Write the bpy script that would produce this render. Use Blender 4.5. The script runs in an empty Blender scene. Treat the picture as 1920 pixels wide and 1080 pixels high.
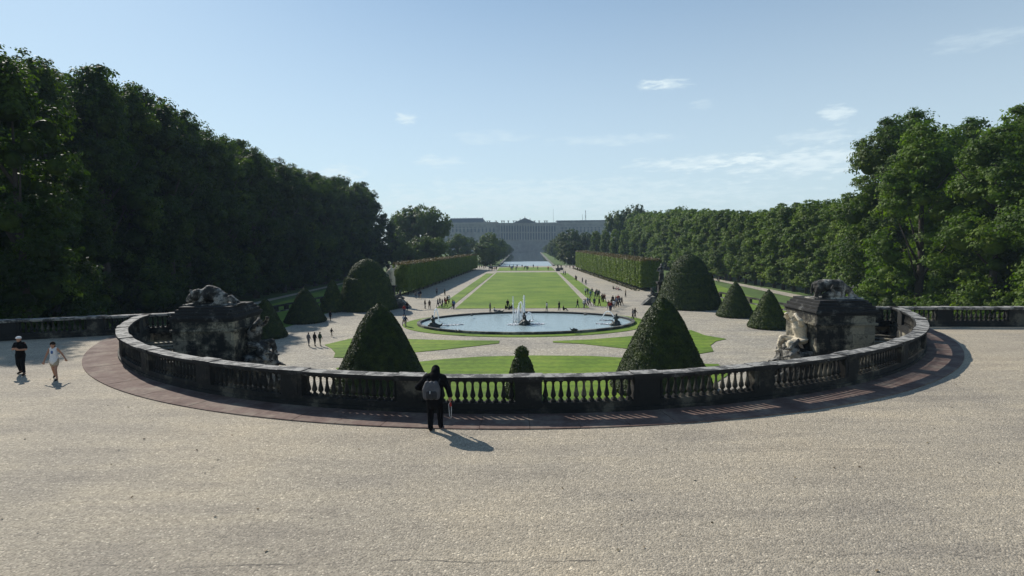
import bpy, math, random
import numpy as np
from mathutils import Vector, Matrix
from mathutils.geometry import tessellate_polygon
R_ = math.radians
PI = math.pi
scn = bpy.context.scene
COL = scn.collection

# ------------------------------------------------------------------ camera
H = 5.5
FPX = 1066.7
Y0 = 458.0
ROLL = -0.010
PITCH = math.atan((540 - Y0) / FPX)
cam_d = bpy.data.cameras.new('camera')
cam_d.lens = 20.0; cam_d.sensor_width = 36.0
cam_d.clip_start = 0.1; cam_d.clip_end = 6000
cam = bpy.data.objects.new('camera', cam_d)
COL.objects.link(cam)
cam.matrix_world = (Matrix.Translation((0, 0, H)) @ Matrix.Rotation(PI/2 - PITCH, 4, 'X') @ Matrix.Rotation(ROLL, 4, 'Z'))
scn.camera = cam

# ------------------------------------------------------------------ sky and sun
SUN_EL = R_(36); SUN_AZ = R_(-41)         # azimuth measured from +Y towards +X
world = bpy.data.worlds.new('World'); scn.world = world
world.use_nodes = True
nt = world.node_tree; nt.nodes.clear()
wo = nt.nodes.new('ShaderNodeOutputWorld'); bg = nt.nodes.new('ShaderNodeBackground')
sky = nt.nodes.new('ShaderNodeTexSky'); sky.sky_type = 'NISHITA'; sky.sun_disc = False
sky.sun_elevation = SUN_EL; sky.sun_rotation = SUN_AZ
sky.altitude = 200; sky.air_density = 1.0; sky.dust_density = 0.35; sky.ozone_density = 1.3
bg.inputs['Strength'].default_value = 0.088
# thin fair-weather cloud wisps, laid out on the sky's own directions
tc = nt.nodes.new('ShaderNodeTexCoord')
mp = nt.nodes.new('ShaderNodeMapping'); mp.inputs['Scale'].default_value = (2.2, 2.2, 9.0)
n1 = nt.nodes.new('ShaderNodeTexNoise'); n1.inputs['Scale'].default_value = 2.3; n1.inputs['Detail'].default_value = 7; n1.inputs['Roughness'].default_value = 0.55
cr = nt.nodes.new('ShaderNodeValToRGB')
cr.color_ramp.elements[0].position = 0.60; cr.color_ramp.elements[0].color = (0, 0, 0, 1)
cr.color_ramp.elements[1].position = 0.80; cr.color_ramp.elements[1].color = (1, 1, 1, 1)
sep = nt.nodes.new('ShaderNodeSeparateXYZ')
band = nt.nodes.new('ShaderNodeMapRange'); band.inputs['From Min'].default_value = 0.34; band.inputs['From Max'].default_value = 0.10
mul = nt.nodes.new('ShaderNodeMath'); mul.operation = 'MULTIPLY'
mul2 = nt.nodes.new('ShaderNodeMath'); mul2.operation = 'MULTIPLY'; mul2.inputs[1].default_value = 0.55
mix = nt.nodes.new('ShaderNodeMix'); mix.data_type = 'RGBA'
mix.inputs[7].default_value = (8.6, 9.9, 10.3, 1)
L = nt.links.new
L(tc.outputs['Generated'], mp.inputs['Vector']); L(mp.outputs['Vector'], n1.inputs['Vector'])
L(n1.outputs['Fac'], cr.inputs['Fac']); L(tc.outputs['Generated'], sep.inputs['Vector'])
L(sep.outputs['Z'], band.inputs['Value']); L(cr.outputs['Color'], mul.inputs[0]); L(band.outputs['Result'], mul.inputs[1])
L(mul.outputs[0], mul2.inputs[0]); 
def sky_dir(px, py):
    x, y = px - 960, 540 - py
    d = Vector((x, FPX*math.cos(PITCH) + y*math.sin(PITCH), -FPX*math.sin(PITCH) + y*math.cos(PITCH))); return d.normalized()
hb = nt.nodes.new('ShaderNodeMapRange'); hb.interpolation_type = 'SMOOTHSTEP'; hb.inputs['From Min'].default_value = 0.62; hb.inputs['From Max'].default_value = 0.0; hb.inputs['To Max'].default_value = 0.58
L(sep.outputs['Z'], hb.inputs['Value'])
ac0 = nt.nodes.new('ShaderNodeMath'); ac0.operation = 'MAXIMUM'; L(mul2.outputs[0], ac0.inputs[0]); L(hb.outputs[0], ac0.inputs[1]); acc = ac0.outputs[0]
n2 = nt.nodes.new('ShaderNodeTexNoise'); n2.inputs['Scale'].default_value = 16; n2.inputs['Detail'].default_value = 6; n2.inputs['Roughness'].default_value = 0.6
L(mp.outputs['Vector'], n2.inputs['Vector'])
for (px, py, w, h, st) in ((1255, 160, 34, 11, .8), (1222, 162, 26, 8, .5), (1574, 219, 22, 15, .8), (766, 220, 18, 11, .8), (1310, 308, 110, 14, .75), (1540, 306, 150, 24, .8), (1150, 264, 110, 10, .35), (828, 302, 40, 12, .5), (640, 322, 40, 14, .6), (1010, 372, 420, 36, .45), (1318, 200, 22, 9, .3), (1530, 262, 60, 12, .4), (920, 258, 70, 12, .3), (1850, 82, 60, 14, .3), (810, 388, 60, 6, .4)):
    d = sky_dir(px, py); u = Vector((d.y, -d.x, 0)).normalized(); v = u.cross(d)
    ds = []
    for ax, k in ((u, w/FPX), (v, h/FPX)):
        dt = nt.nodes.new('ShaderNodeVectorMath'); dt.operation = 'DOT_PRODUCT'; L(tc.outputs['Generated'], dt.inputs[0]); dt.inputs[1].default_value = ax/k
        p2 = nt.nodes.new('ShaderNodeMath'); p2.operation = 'MULTIPLY'; L(dt.outputs['Value'], p2.inputs[0]); L(dt.outputs['Value'], p2.inputs[1]); ds.append(p2)
    sm_ = nt.nodes.new('ShaderNodeMath'); sm_.operation = 'ADD'; L(ds[0].outputs[0], sm_.inputs[0]); L(ds[1].outputs[0], sm_.inputs[1])
    wv = nt.nodes.new('ShaderNodeMath'); wv.operation = 'MULTIPLY_ADD'; L(n2.outputs['Fac'], wv.inputs[0]); wv.inputs[1].default_value = -5.0; wv.inputs[2].default_value = 3.3
    ad_ = nt.nodes.new('ShaderNodeMath'); ad_.operation = 'MULTIPLY_ADD'; L(sm_.outputs[0], ad_.inputs[0]); ad_.inputs[1].default_value = 0.9; L(wv.outputs[0], ad_.inputs[2])
    mr_ = nt.nodes.new('ShaderNodeMapRange'); mr_.interpolation_type = 'SMOOTHSTEP'; mr_.inputs['From Min'].default_value = 2.1; mr_.inputs['From Max'].default_value = 0.2; mr_.inputs['To Max'].default_value = st*0.5; L(ad_.outputs[0], mr_.inputs['Value'])
    fr = nt.nodes.new('ShaderNodeVectorMath'); fr.operation = 'DOT_PRODUCT'; L(tc.outputs['Generated'], fr.inputs[0]); fr.inputs[1].default_value = (0, 1, 0)
    gt = nt.nodes.new('ShaderNodeMath'); gt.operation = 'GREATER_THAN'; L(fr.outputs['Value'], gt.inputs[0]); gt.inputs[1].default_value = 0.2
    mk = nt.nodes.new('ShaderNodeMath'); mk.operation = 'MULTIPLY'; L(mr_.outputs[0], mk.inputs[0]); L(gt.outputs[0], mk.inputs[1])
    mx_ = nt.nodes.new('ShaderNodeMath'); mx_.operation = 'ADD'; mx_.use_clamp = True; L(acc, mx_.inputs[0]); L(mk.outputs[0], mx_.inputs[1]); acc = mx_.outputs[0]
L(acc, mix.inputs[0]); 
tint = nt.nodes.new('ShaderNodeMix'); tint.data_type = 'RGBA'; tint.blend_type = 'MULTIPLY'; tint.inputs[0].default_value = 1.0; tint.inputs[7].default_value = (1.16, 1.50, 1.70, 1)
gm = nt.nodes.new('ShaderNodeGamma'); gm.inputs['Gamma'].default_value = 0.78; L(sky.outputs['Color'], gm.inputs['Color'])
L(gm.outputs['Color'], tint.inputs[6]); L(tint.outputs[2], mix.inputs[6])
L(mix.outputs[2], bg.inputs['Color']); L(bg.outputs['Background'], wo.inputs['Surface'])

sun_d = bpy.data.lights.new('sun', 'SUN'); sun_d.energy = 5.0; sun_d.angle = R_(0.53); sun_d.color = (1.0, 0.945, 0.86)
sun = bpy.data.objects.new('sun', sun_d); COL.objects.link(sun)
S_DIR = Vector((math.sin(SUN_AZ)*math.cos(SUN_EL), math.cos(SUN_AZ)*math.cos(SUN_EL), math.sin(SUN_EL)))
sun.rotation_euler = S_DIR.to_track_quat('Z', 'Y').to_euler()
scn.view_settings.view_transform = 'Standard'; scn.view_settings.look = 'None'
scn.view_settings.exposure = 0.14; scn.view_settings.gamma = 1.0
scn.cycles.use_denoising = True
scn.cycles.max_bounces = 6; scn.cycles.diffuse_bounces = 2; scn.cycles.glossy_bounces = 2
scn.cycles.transmission_bounces = 3; scn.cycles.volume_bounces = 0; scn.cycles.transparent_max_bounces = 8
scn.cycles.sample_clamp_indirect = 4.0

# ------------------------------------------------------------------ helpers
def P(px, py, z):
    """world point at height z seen at photo pixel px, py"""
    x = px - 960; y = 540 - py
    c, s = math.cos(ROLL), math.sin(ROLL); x, y = x*c - y*s, x*s + y*c
    dy = FPX*math.cos(PITCH) + y*math.sin(PITCH); dz = -FPX*math.sin(PITCH) + y*math.cos(PITCH)
    k = -(H - z)/dz
    return (x*k, dy*k)
def ZAT(px, py, Y):
    """height z of photo pixel px, py at distance Y"""
    x = px - 960; y = 540 - py
    c, s = math.cos(ROLL), math.sin(ROLL); x, y = x*c - y*s, x*s + y*c
    dy = FPX*math.cos(PITCH) + y*math.sin(PITCH); dz = -FPX*math.sin(PITCH) + y*math.cos(PITCH)
    return H + dz*Y/dy
def XAT(px, Y, py=500):
    x = px - 960; y = 540 - py
    return (x*math.cos(ROLL) - y*math.sin(ROLL))*Y/(FPX*math.cos(PITCH) + y*math.sin(PITCH))
G = -7.0      # garden level
def axis_x(y): return 0.45 + 0.0300*(y - 43.3)

def link(o, parent=None):
    COL.objects.link(o)
    if parent is not None: o.parent = parent
    return o
def empty(name, loc=(0, 0, 0), rz=0.0):
    o = bpy.data.objects.new(name, None); o.empty_display_size = 0.3
    o.location = loc; o.rotation_euler = (0, 0, rz); return link(o)
def tag(o, label=None, cat=None, group=None, kind=None):
    if label: o['label'] = label
    if cat: o['category'] = cat
    if group: o['group'] = group
    if kind: o['kind'] = kind
    return o
def kids(o): return [c for c in list(o.children)]
def copy_tree(o, parent=None):
    c = o.copy(); COL.objects.link(c)
    if parent is not None: c.parent = parent
    for ch in kids(o): copy_tree(ch, c)
    return c

class MB:
    def __init__(s): s.v = []; s.f = []; s.m = []; s.mi = 0; s.T = Matrix.Identity(4)
    def add(s, vs, fs):
        b = len(s.v)
        s.v += [tuple(s.T @ Vector(p)) for p in vs]
        s.f += [tuple(i + b for i in f) for f in fs]; s.m += [s.mi]*len(fs)
    def box(s, x0, x1, y0, y1, z0, z1, bev=0.0, taper=0.0):
        t = taper
        if bev <= 0:
            vs = [(x0,y0,z0),(x1,y0,z0),(x1,y1,z0),(x0,y1,z0),(x0+t,y0+t,z1),(x1-t,y0+t,z1),(x1-t,y1-t,z1),(x0+t,y1-t,z1)]
            s.add(vs, [(3,2,1,0),(4,5,6,7),(0,1,5,4),(1,2,6,5),(2,3,7,6),(3,0,4,7)]); return
        b = bev; rings = [(z0, 0), (z1-b, 0), (z1, b)]
        vs = []; fs = []
        for z, i in rings: vs += [(x0+i,y0+i,z),(x1-i,y0+i,z),(x1-i,y1-i,z),(x0+i,y1-i,z)]
        for r in range(2):
            for k in range(4):
                fs.append((r*4+k, r*4+(k+1)%4, r*4+4+(k+1)%4, r*4+4+k))
        fs += [(3,2,1,0),(8,9,10,11)]
        s.add(vs, fs)
    def lathe(s, prof, x=0, y=0, z=0, seg=12, sx=1, sy=1):
        vs = []; fs = []
        for r, h in prof:
            for k in range(seg):
                a = 2*PI*k/seg; vs.append((x + sx*r*math.cos(a), y + sy*r*math.sin(a), z + h))
        for i in range(len(prof)-1):
            for k in range(seg):
                fs.append((i*seg+k, i*seg+(k+1)%seg, (i+1)*seg+(k+1)%seg, (i+1)*seg+k))
        fs.append(tuple(reversed(range(seg)))); n = (len(prof)-1)*seg
        fs.append(tuple(n+k for k in range(seg)))
        s.add(vs, fs)
    def tube(s, pts, rad, seg=7):
        vs = []; fs = []
        n = len(pts); pts = [Vector(p) for p in pts]
        if not hasattr(rad, '__len__'): rad = [rad]*n
        for i in range(n):
            d = (pts[min(i+1, n-1)] - pts[max(i-1, 0)]).normalized()
            u = d.orthogonal().normalized(); w = d.cross(u)
            if i and u.dot(pu) < 0.99:
                u = (pu - d*pu.dot(d)).normalized(); w = d.cross(u)
            pu = u
            for k in range(seg):
                a = 2*PI*k/seg; vs.append(tuple(pts[i] + (u*math.cos(a) + w*math.sin(a))*rad[i]))
        for i in range(n-1):
            for k in range(seg):
                fs.append((i*seg+k, i*seg+(k+1)%seg, (i+1)*seg+(k+1)%seg, (i+1)*seg+k))
        fs.append(tuple(reversed(range(seg)))); fs.append(tuple((n-1)*seg+k for k in range(seg)))
        s.add(vs, fs)
    def sphere(s, c, r, seg=10, rings=7, sc=(1, 1, 1)):
        vs = [(c[0], c[1], c[2]-r*sc[2])]; fs = []
        for i in range(1, rings):
            t = PI*i/rings - PI/2
            for k in range(seg):
                a = 2*PI*k/seg; vs.append((c[0]+r*sc[0]*math.cos(t)*math.cos(a), c[1]+r*sc[1]*math.cos(t)*math.sin(a), c[2]+r*sc[2]*math.sin(t)))
        vs.append((c[0], c[1], c[2]+r*sc[2])); top = len(vs)-1
        for k in range(seg):
            fs.append((0, 1+(k+1)%seg, 1+k)); fs.append((top, 1+(rings-2)*seg+k, 1+(rings-2)*seg+(k+1)%seg))
        for i in range(rings-2):
            for k in range(seg):
                fs.append((1+i*seg+k, 1+i*seg+(k+1)%seg, 1+(i+1)*seg+(k+1)%seg, 1+(i+1)*seg+k))
        s.add(vs, fs)
    def chain(s, nodes, seg=10):
        """round cones through nodes (x,y,z,r)"""
        for i, a in enumerate(nodes):
            s.sphere(a[:3], a[3], seg, 6)
            if i: s.tube([nodes[i-1][:3], a[:3]], [nodes[i-1][3], a[3]], seg)
    def poly(s, pts, z, thick=0.0):
        p3 = [Vector((x, y, 0)) for x, y in pts]
        ar = sum(p3[i].x*p3[(i+1)%len(p3)].y - p3[(i+1)%len(p3)].x*p3[i].y for i in range(len(p3)))
        if ar < 0: pts = list(reversed(pts)); p3.reverse()
        tris = tessellate_polygon([p3]); n = len(pts)
        ts = []
        for a, b, c in tris:
            cr_ = (p3[b]-p3[a]).cross(p3[c]-p3[a]).z
            if abs(cr_) < 1e-9: continue
            ts.append((a, b, c) if cr_ > 0 else (a, c, b))
        if thick <= 0: s.add([(x, y, z) for x, y in pts], ts)
        else:
            vs = [(x, y, z) for x, y in pts] + [(x, y, z-thick) for x, y in pts]
            s.add(vs, ts + [tuple(n+i for i in reversed(t)) for t in ts] + [(i, n+i, n+(i+1)%n, (i+1)%n) for i in range(n)])
    def arc(s, cx, cy, r0, r1, a0, a1, z0, z1, n):
        """annular solid; a measured from -Y towards +X, z may be functions of a"""
        f0 = z0 if callable(z0) else (lambda a: z0); f1 = z1 if callable(z1) else (lambda a: z1)
        vs = []; fs = []
        for i in range(n+1):
            a = a0 + (a1-a0)*i/n; sx, cyy = math.sin(a), -math.cos(a)
            for r, z in ((r0, f0(a)), (r1, f0(a)), (r1, f1(a)), (r0, f1(a))): vs.append((cx + r*sx, cy + r*cyy, z))
        for i in range(n):
            b = i*4
            for k in range(4): fs.append((b+k, b+(k+1)%4, b+4+(k+1)%4, b+4+k))
        fs += [(3,2,1,0), (n*4, n*4+1, n*4+2, n*4+3)]
        s.add(vs, fs)
    def mesh(s, name, mats, smooth=False, fix=True):
        me = bpy.data.meshes.new(name); me.from_pydata(s.v, [], s.f)
        for m in (mats if isinstance(mats, (list, tuple)) else [mats]): me.materials.append(m)
        if len(set(s.m)) > 1: me.polygons.foreach_set('material_index', s.m)
        if smooth: me.polygons.foreach_set('use_smooth', [True]*len(me.polygons))
        if fix:
            import bmesh
            bm = bmesh.new(); bm.from_mesh(me); bmesh.ops.recalc_face_normals(bm, faces=bm.faces); bm.to_mesh(me); bm.free()
        me.update(); return me
    def obj(s, name, mats, parent=None, smooth=False, loc=(0, 0, 0), fix=True):
        o = bpy.data.objects.new(name, s.mesh(name, mats, smooth, fix)); o.location = loc
        return link(o, parent)

def quads_obj(name, V, mats, parent=None, core=None, midx=None):
    """V: (n,4,3) quads, plus core (verts, faces) solid"""
    n = len(V); vs = V.reshape(-1, 3); fs = np.arange(4*n).reshape(-1, 4)
    me = bpy.data.meshes.new(name)
    cv, cf = core if core else ([], [])
    nv = len(vs) + len(cv)
    me.vertices.add(nv)
    co = vs if not len(cv) else np.vstack([vs, np.array(cv)])
    me.vertices.foreach_set('co', co.astype(np.float32).ravel())
    loops = list(fs.ravel()); st = list(range(0, 4*n, 4)); 
    k = 4*n
    for f in cf:
        loops += [i + len(vs) for i in f]; st.append(k); k += len(f)
    me.loops.add(len(loops)); me.loops.foreach_set('vertex_index', np.array(loops, dtype=np.int32))
    me.polygons.add(len(st)); me.polygons.foreach_set('loop_start', np.array(st, dtype=np.int32))
    for m in (mats if isinstance(mats, (list, tuple)) else [mats]): me.materials.append(m)
    if midx is not None:
        mi = np.zeros(len(st), dtype=np.int32); mi[:n] = midx; me.polygons.foreach_set('material_index', mi)
    me.update(calc_edges=True); me.validate()
    o = bpy.data.objects.new(name, me); return link(o, parent)

def remesh(mb, name, mats, voxel, parent=None, smooth_it=3, noise=0.0, nscale=3.0, loc=(0, 0, 0)):
    me = mb.mesh(name + '_raw', mats, fix=False)
    t = bpy.data.objects.new('tmp', me); COL.objects.link(t)
    m = t.modifiers.new('r', 'REMESH'); m.mode = 'VOXEL'; m.voxel_size = voxel; m.use_smooth_shade = True
    if smooth_it:
        sm = t.modifiers.new('s', 'SMOOTH'); sm.iterations = smooth_it; sm.factor = 0.5
    if noise:
        tx = bpy.data.textures.new('n', 'CLOUDS'); tx.noise_scale = nscale; tx.noise_depth = 3
        d = t.modifiers.new('d', 'DISPLACE'); d.texture = tx; d.strength = noise; d.texture_coords = 'LOCAL'
    dg = bpy.context.evaluated_depsgraph_get(); dg.update()
    out = bpy.data.meshes.new_from_object(t.evaluated_get(dg)); out.name = name
    bpy.data.objects.remove(t); bpy.data.meshes.remove(me)
    if not len(out.materials):
        for q in (mats if isinstance(mats, (list, tuple)) else [mats]): out.materials.append(q)
    o = bpy.data.objects.new(name, out); o.location = loc
    return link(o, parent)

# ------------------------------------------------------------------ materials
def new_mat(name):
    m = bpy.data.materials.new(name); m.use_nodes = True
    nt = m.node_tree; b = nt.nodes['Principled BSDF']; return m, nt, b
def noise_node(nt, scale, detail=4, rough=0.55, vec=None, sc=None):
    n = nt.nodes.new('ShaderNodeTexNoise'); n.inputs['Scale'].default_value = scale
    n.inputs['Detail'].default_value = detail; n.inputs['Roughness'].default_value = rough
    if vec is not None:
        if sc:
            mp = nt.nodes.new('ShaderNodeMapping'); mp.inputs['Scale'].default_value = sc
            nt.links.new(vec, mp.inputs['Vector']); vec = mp.outputs['Vector']
        nt.links.new(vec, n.inputs['Vector'])
    return n
def ramp(nt, src, stops):
    r = nt.nodes.new('ShaderNodeValToRGB'); e = r.color_ramp.elements
    while len(e) < len(stops): e.new(0.5)
    for i, (p, c) in enumerate(stops): e[i].position = p; e[i].color = (*c, 1)
    nt.links.new(src, r.inputs['Fac']); return r
def mixc(nt, fac, a, b, mode='MIX'):
    m = nt.nodes.new('ShaderNodeMix'); m.data_type = 'RGBA'; m.blend_type = mode
    for inp, v in ((0, fac), (6, a), (7, b)):
        if isinstance(v, (int, float)): m.inputs[inp].default_value = v
        elif isinstance(v, tuple): m.inputs[inp].default_value = (*v, 1)
        else: nt.links.new(v, m.inputs[inp])
    return m.outputs[2]
def bump(nt, b, h, strength, dist):
    bp = nt.nodes.new('ShaderNodeBump'); bp.inputs['Strength'].default_value = strength; bp.inputs['Distance'].default_value = dist
    nt.links.new(h, bp.inputs['Height']); nt.links.new(bp.outputs['Normal'], b.inputs['Normal']); return bp
def coord(nt, which='Object'):
    t = nt.nodes.new('ShaderNodeTexCoord'); return t.outputs[which]
def geo_pos(nt):
    g = nt.nodes.new('ShaderNodeNewGeometry'); return g.outputs['Position']

def two_noise(name, c0, c1, c2, s1, s2, rough=0.9, bs=0.0, bd=0.02, bscale=20, world_pos=True, p=(0.35, 0.5, 0.65)):
    m, nt, b = new_mat(name)
    v = geo_pos(nt) if world_pos else coord(nt)
    n = noise_node(nt, s1, 6, 0.6, v); r = ramp(nt, n.outputs['Fac'], [(p[0], c0), (p[1], c1), (p[2], c2)])
    n2 = noise_node(nt, s2, 3, 0.6, v); r2 = ramp(nt, n2.outputs['Fac'], [(0.3, (0.78,)*3), (0.7, (1.2,)*3)])
    c = mixc(nt, 1.0, r.outputs['Color'], r2.outputs['Color'], 'MULTIPLY')
    nt.links.new(c, b.inputs['Base Color']); b.inputs['Roughness'].default_value = rough
    b.inputs['Specular IOR Level'].default_value = 0.25
    if bs:
        nb = noise_node(nt, bscale, 4, 0.65, v); bump(nt, b, nb.outputs['Fac'], bs, bd)
    return m

def gravel_mat(name, base, near=True):
    m, nt, b = new_mat(name); v = geo_pos(nt)
    vo = nt.nodes.new('ShaderNodeTexVoronoi'); vo.inputs['Scale'].default_value = 30 if near else 7; nt.links.new(v, vo.inputs['Vector'])
    sepc = nt.nodes.new('ShaderNodeSeparateColor'); nt.links.new(vo.outputs['Color'], sepc.inputs[0])
    r1 = ramp(nt, sepc.outputs[0], [(0.0, tuple(x*0.62 for x in base)), (0.25, tuple(x*0.86 for x in base)), (0.6, base), (0.93, tuple(x*1.14 for x in base)), (1.0, tuple(min(1, x*1.75) for x in base))])
    n2 = noise_node(nt, 0.16, 5, 0.6, v); r2 = ramp(nt, n2.outputs['Fac'], [(0.3, (0.76, 0.77, 0.81)), (0.5, (0.97, 0.97, 0.97)), (0.7, (1.12, 1.09, 1.03))])
    n3 = noise_node(nt, 5.5, 5, 0.7, v, (1, 1.6, 1)); r3 = ramp(nt, n3.outputs['Fac'], [(0.3, (0.80,)*3), (0.7, (1.18,)*3)])
    c = mixc(nt, 1.0, r1.outputs['Color'], r2.outputs['Color'], 'MULTIPLY'); c = mixc(nt, 1.0, c, r3.outputs['Color'], 'MULTIPLY')
    n5 = noise_node(nt, 0.5, 5, 0.65, v, (0.35, 2.2, 1)); r5 = ramp(nt, n5.outputs['Fac'], [(0.36, (0.86, 0.86, 0.87)), (0.5, (1, 1, 1)), (0.66, (1.10, 1.09, 1.06))]); c = mixc(nt, 1.0, c, r5.outputs['Color'], 'MULTIPLY')
    if near:   # old damp wheel ruts and scattered dirt streaks near the viewing platform
        wob = noise_node(nt, 0.35, 3, 0.6, v); sp = nt.nodes.new('ShaderNodeSeparateXYZ'); nt.links.new(v, sp.inputs[0])
        for y_, w_, st in ((9.5, 0.018, 0.7), (12.6, 0.012, 0.3)):
            a1 = nt.nodes.new('ShaderNodeMath'); a1.operation = 'MULTIPLY_ADD'; nt.links.new(wob.outputs['Fac'], a1.inputs[0]); a1.inputs[1].default_value = 0.9; nt.links.new(sp.outputs[1], a1.inputs[2])
            a2 = nt.nodes.new('ShaderNodeMath'); a2.operation = 'SUBTRACT'; nt.links.new(a1.outputs[0], a2.inputs[0]); a2.inputs[1].default_value = y_ + 0.45
            a3 = nt.nodes.new('ShaderNodeMath'); a3.operation = 'ABSOLUTE'; nt.links.new(a2.outputs[0], a3.inputs[0])
            mr = nt.nodes.new('ShaderNodeMapRange'); mr.inputs['From Min'].default_value = w_*2; mr.inputs['From Max'].default_value = w_*0.3; nt.links.new(a3.outputs[0], mr.inputs[0])
            nn = noise_node(nt, 1.1, 4, 0.7, v, (0.6, 3, 1)); rn = ramp(nt, nn.outputs['Fac'], [(0.48, (0, 0, 0)), (0.60, (1, 1, 1))])
            mm = nt.nodes.new('ShaderNodeMath'); mm.operation = 'MULTIPLY'; nt.links.new(mr.outputs[0], mm.inputs[0]); nt.links.new(rn.outputs['Color'], mm.inputs[1])
            m3 = nt.nodes.new('ShaderNodeMath'); m3.operation = 'MULTIPLY'; nt.links.new(mm.outputs[0], m3.inputs[0]); m3.inputs[1].default_value = st
            c = mixc(nt, m3.outputs[0], c, (0.06, 0.055, 0.05))
    nt.links.new(c, b.inputs['Base Color']); b.inputs['Roughness'].default_value = 0.9; b.inputs['Specular IOR Level'].default_value = 0.3
    nb = noise_node(nt, 11 if near else 3, 5, 0.75, v)
    ad = nt.nodes.new('ShaderNodeMath'); ad.operation = 'MULTIPLY_ADD'; ad.inputs[1].default_value = -0.6
    nt.links.new(vo.outputs['Distance'], ad.inputs[0]); nt.links.new(nb.outputs['Fac'], ad.inputs[2])
    bump(nt, b, ad.outputs[0], 0.55 if near else 0.4, 0.05)
    return m

def stone_mat(name, light, dark, amount, rough=0.85, scale=0.9, block=None, pos='Object'):
    m, nt, b = new_mat(name); v = coord(nt) if pos == 'Object' else geo_pos(nt)
    n = noise_node(nt, scale, 8, 0.68, v); r = ramp(nt, n.outputs['Fac'], [(amount-0.05, dark), (amount+0.02, tuple((a+c)/2.6 for a, c in zip(light, dark))), (amount+0.06, light)])
    n2 = noise_node(nt, 9, 5, 0.7, v); r2 = ramp(nt, n2.outputs['Fac'], [(0.3, (0.65, 0.66, 0.68)), (0.7, (1.2, 1.18, 1.12))])
    c = mixc(nt, 1.0, r.outputs['Color'], r2.outputs['Color'], 'MULTIPLY')
    if block:
        br = nt.nodes.new('ShaderNodeTexBrick'); br.inputs['Scale'].default_value = 1.0
        br.inputs['Brick Width'].default_value = block[0]; br.inputs['Row Height'].default_value = block[1]; br.inputs['Mortar Size'].default_value = 0.008
        br.inputs['Color1'].default_value = (0.6, 0.6, 0.62, 1); br.inputs['Color2'].default_value = (1.25, 1.2, 1.1, 1); br.inputs['Mortar'].default_value = (0.25, 0.25, 0.25, 1)
        sp = nt.nodes.new('ShaderNodeSeparateXYZ'); nt.links.new(v, sp.inputs[0]); ad = nt.nodes.new('ShaderNodeMath'); ad.operation = 'ADD'
        nt.links.new(sp.outputs[0], ad.inputs[0]); nt.links.new(sp.outputs[1], ad.inputs[1])
        cb = nt.nodes.new('ShaderNodeCombineXYZ'); nt.links.new(ad.outputs[0], cb.inputs[0]); nt.links.new(sp.outputs[2], cb.inputs[1])
        nt.links.new(cb.outputs[0], br.inputs['Vector'])
        c = mixc(nt, 0.8, c, br.outputs['Color'], 'MULTIPLY')
    nt.links.new(c, b.inputs['Base Color']); b.inputs['Roughness'].default_value = rough; b.inputs['Specular IOR Level'].default_value = 0.3
    nb = noise_node(nt, 14, 5, 0.7, v); bump(nt, b, nb.outputs['Fac'], 0.4, 0.03)
    return m

def leaf_mat(name, c0, c1, c2, scale=0.35, trans=0.35, tcol=None, rough=0.6, rnd=0.3):
    m, nt, b = new_mat(name); v = geo_pos(nt)
    n = noise_node(nt, scale, 4, 0.6, v); r = ramp(nt, n.outputs['Fac'], [(0.33, c0), (0.5, c1), (0.68, c2)])
    n2 = noise_node(nt, 3.1, 2, 0.6, v); r2 = ramp(nt, n2.outputs['Fac'], [(0.3, (0.72,)*3), (0.7, (1.3, 1.25, 1.1))])
    c = mixc(nt, 1.0, r.outputs['Color'], r2.outputs['Color'], 'MULTIPLY')
    oi = nt.nodes.new('ShaderNodeObjectInfo'); rr = ramp(nt, oi.outputs['Random'], [(0.0, (1-rnd, 1-rnd, 1-rnd)), (0.5, (1.0, 1.0, 1.0)), (1.0, (1+rnd, 1+rnd*0.7, 1.0))])
    c = mixc(nt, 1.0, c, rr.outputs['Color'], 'MULTIPLY')
    nt.links.new(c, b.inputs['Base Color']); b.inputs['Roughness'].default_value = rough; b.inputs['Specular IOR Level'].default_value = 0.25
    if trans:
        t = nt.nodes.new('ShaderNodeBsdfTranslucent'); tt = mixc(nt, 1.0, c, tcol or (1.5, 1.7, 0.6), 'MULTIPLY'); nt.links.new(tt, t.inputs['Color'])
        mx = nt.nodes.new('ShaderNodeMixShader'); mx.inputs[0].default_value = trans
        out = nt.nodes['Material Output']
        nt.links.new(b.outputs[0], mx.inputs[1]); nt.links.new(t.outputs[0], mx.inputs[2]); nt.links.new(mx.outputs[0], out.inputs['Surface'])
    return m

def plain(name, c, rough=0.8, nz=0.25, scale=12, metallic=0.0):
    m, nt, b = new_mat(name); v = coord(nt)
    n = noise_node(nt, scale, 4, 0.6, v); r = ramp(nt, n.outputs['Fac'], [(0.3, tuple(x*(1-nz) for x in c)), (0.7, tuple(min(1, x*(1+nz)) for x in c))])
    nt.links.new(r.outputs['Color'], b.inputs['Base Color']); b.inputs['Roughness'].default_value = rough; b.inputs['Metallic'].default_value = metallic
    b.inputs['Specular IOR Level'].default_value = 0.3
    return m

def water_mat(name, base, bs, scale, rough):
    m, nt, b = new_mat(name); v = geo_pos(nt)
    n = noise_node(nt, scale, 4, 0.65, v, (1, 1.7, 1)); bump(nt, b, n.outputs['Fac'], bs, 0.12)
    b.inputs['Base Color'].default_value = (*base, 1); b.inputs['Roughness'].default_value = rough
    b.inputs['IOR'].default_value = 1.33; b.inputs['Specular IOR Level'].default_value = 0.9
    return m

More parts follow.
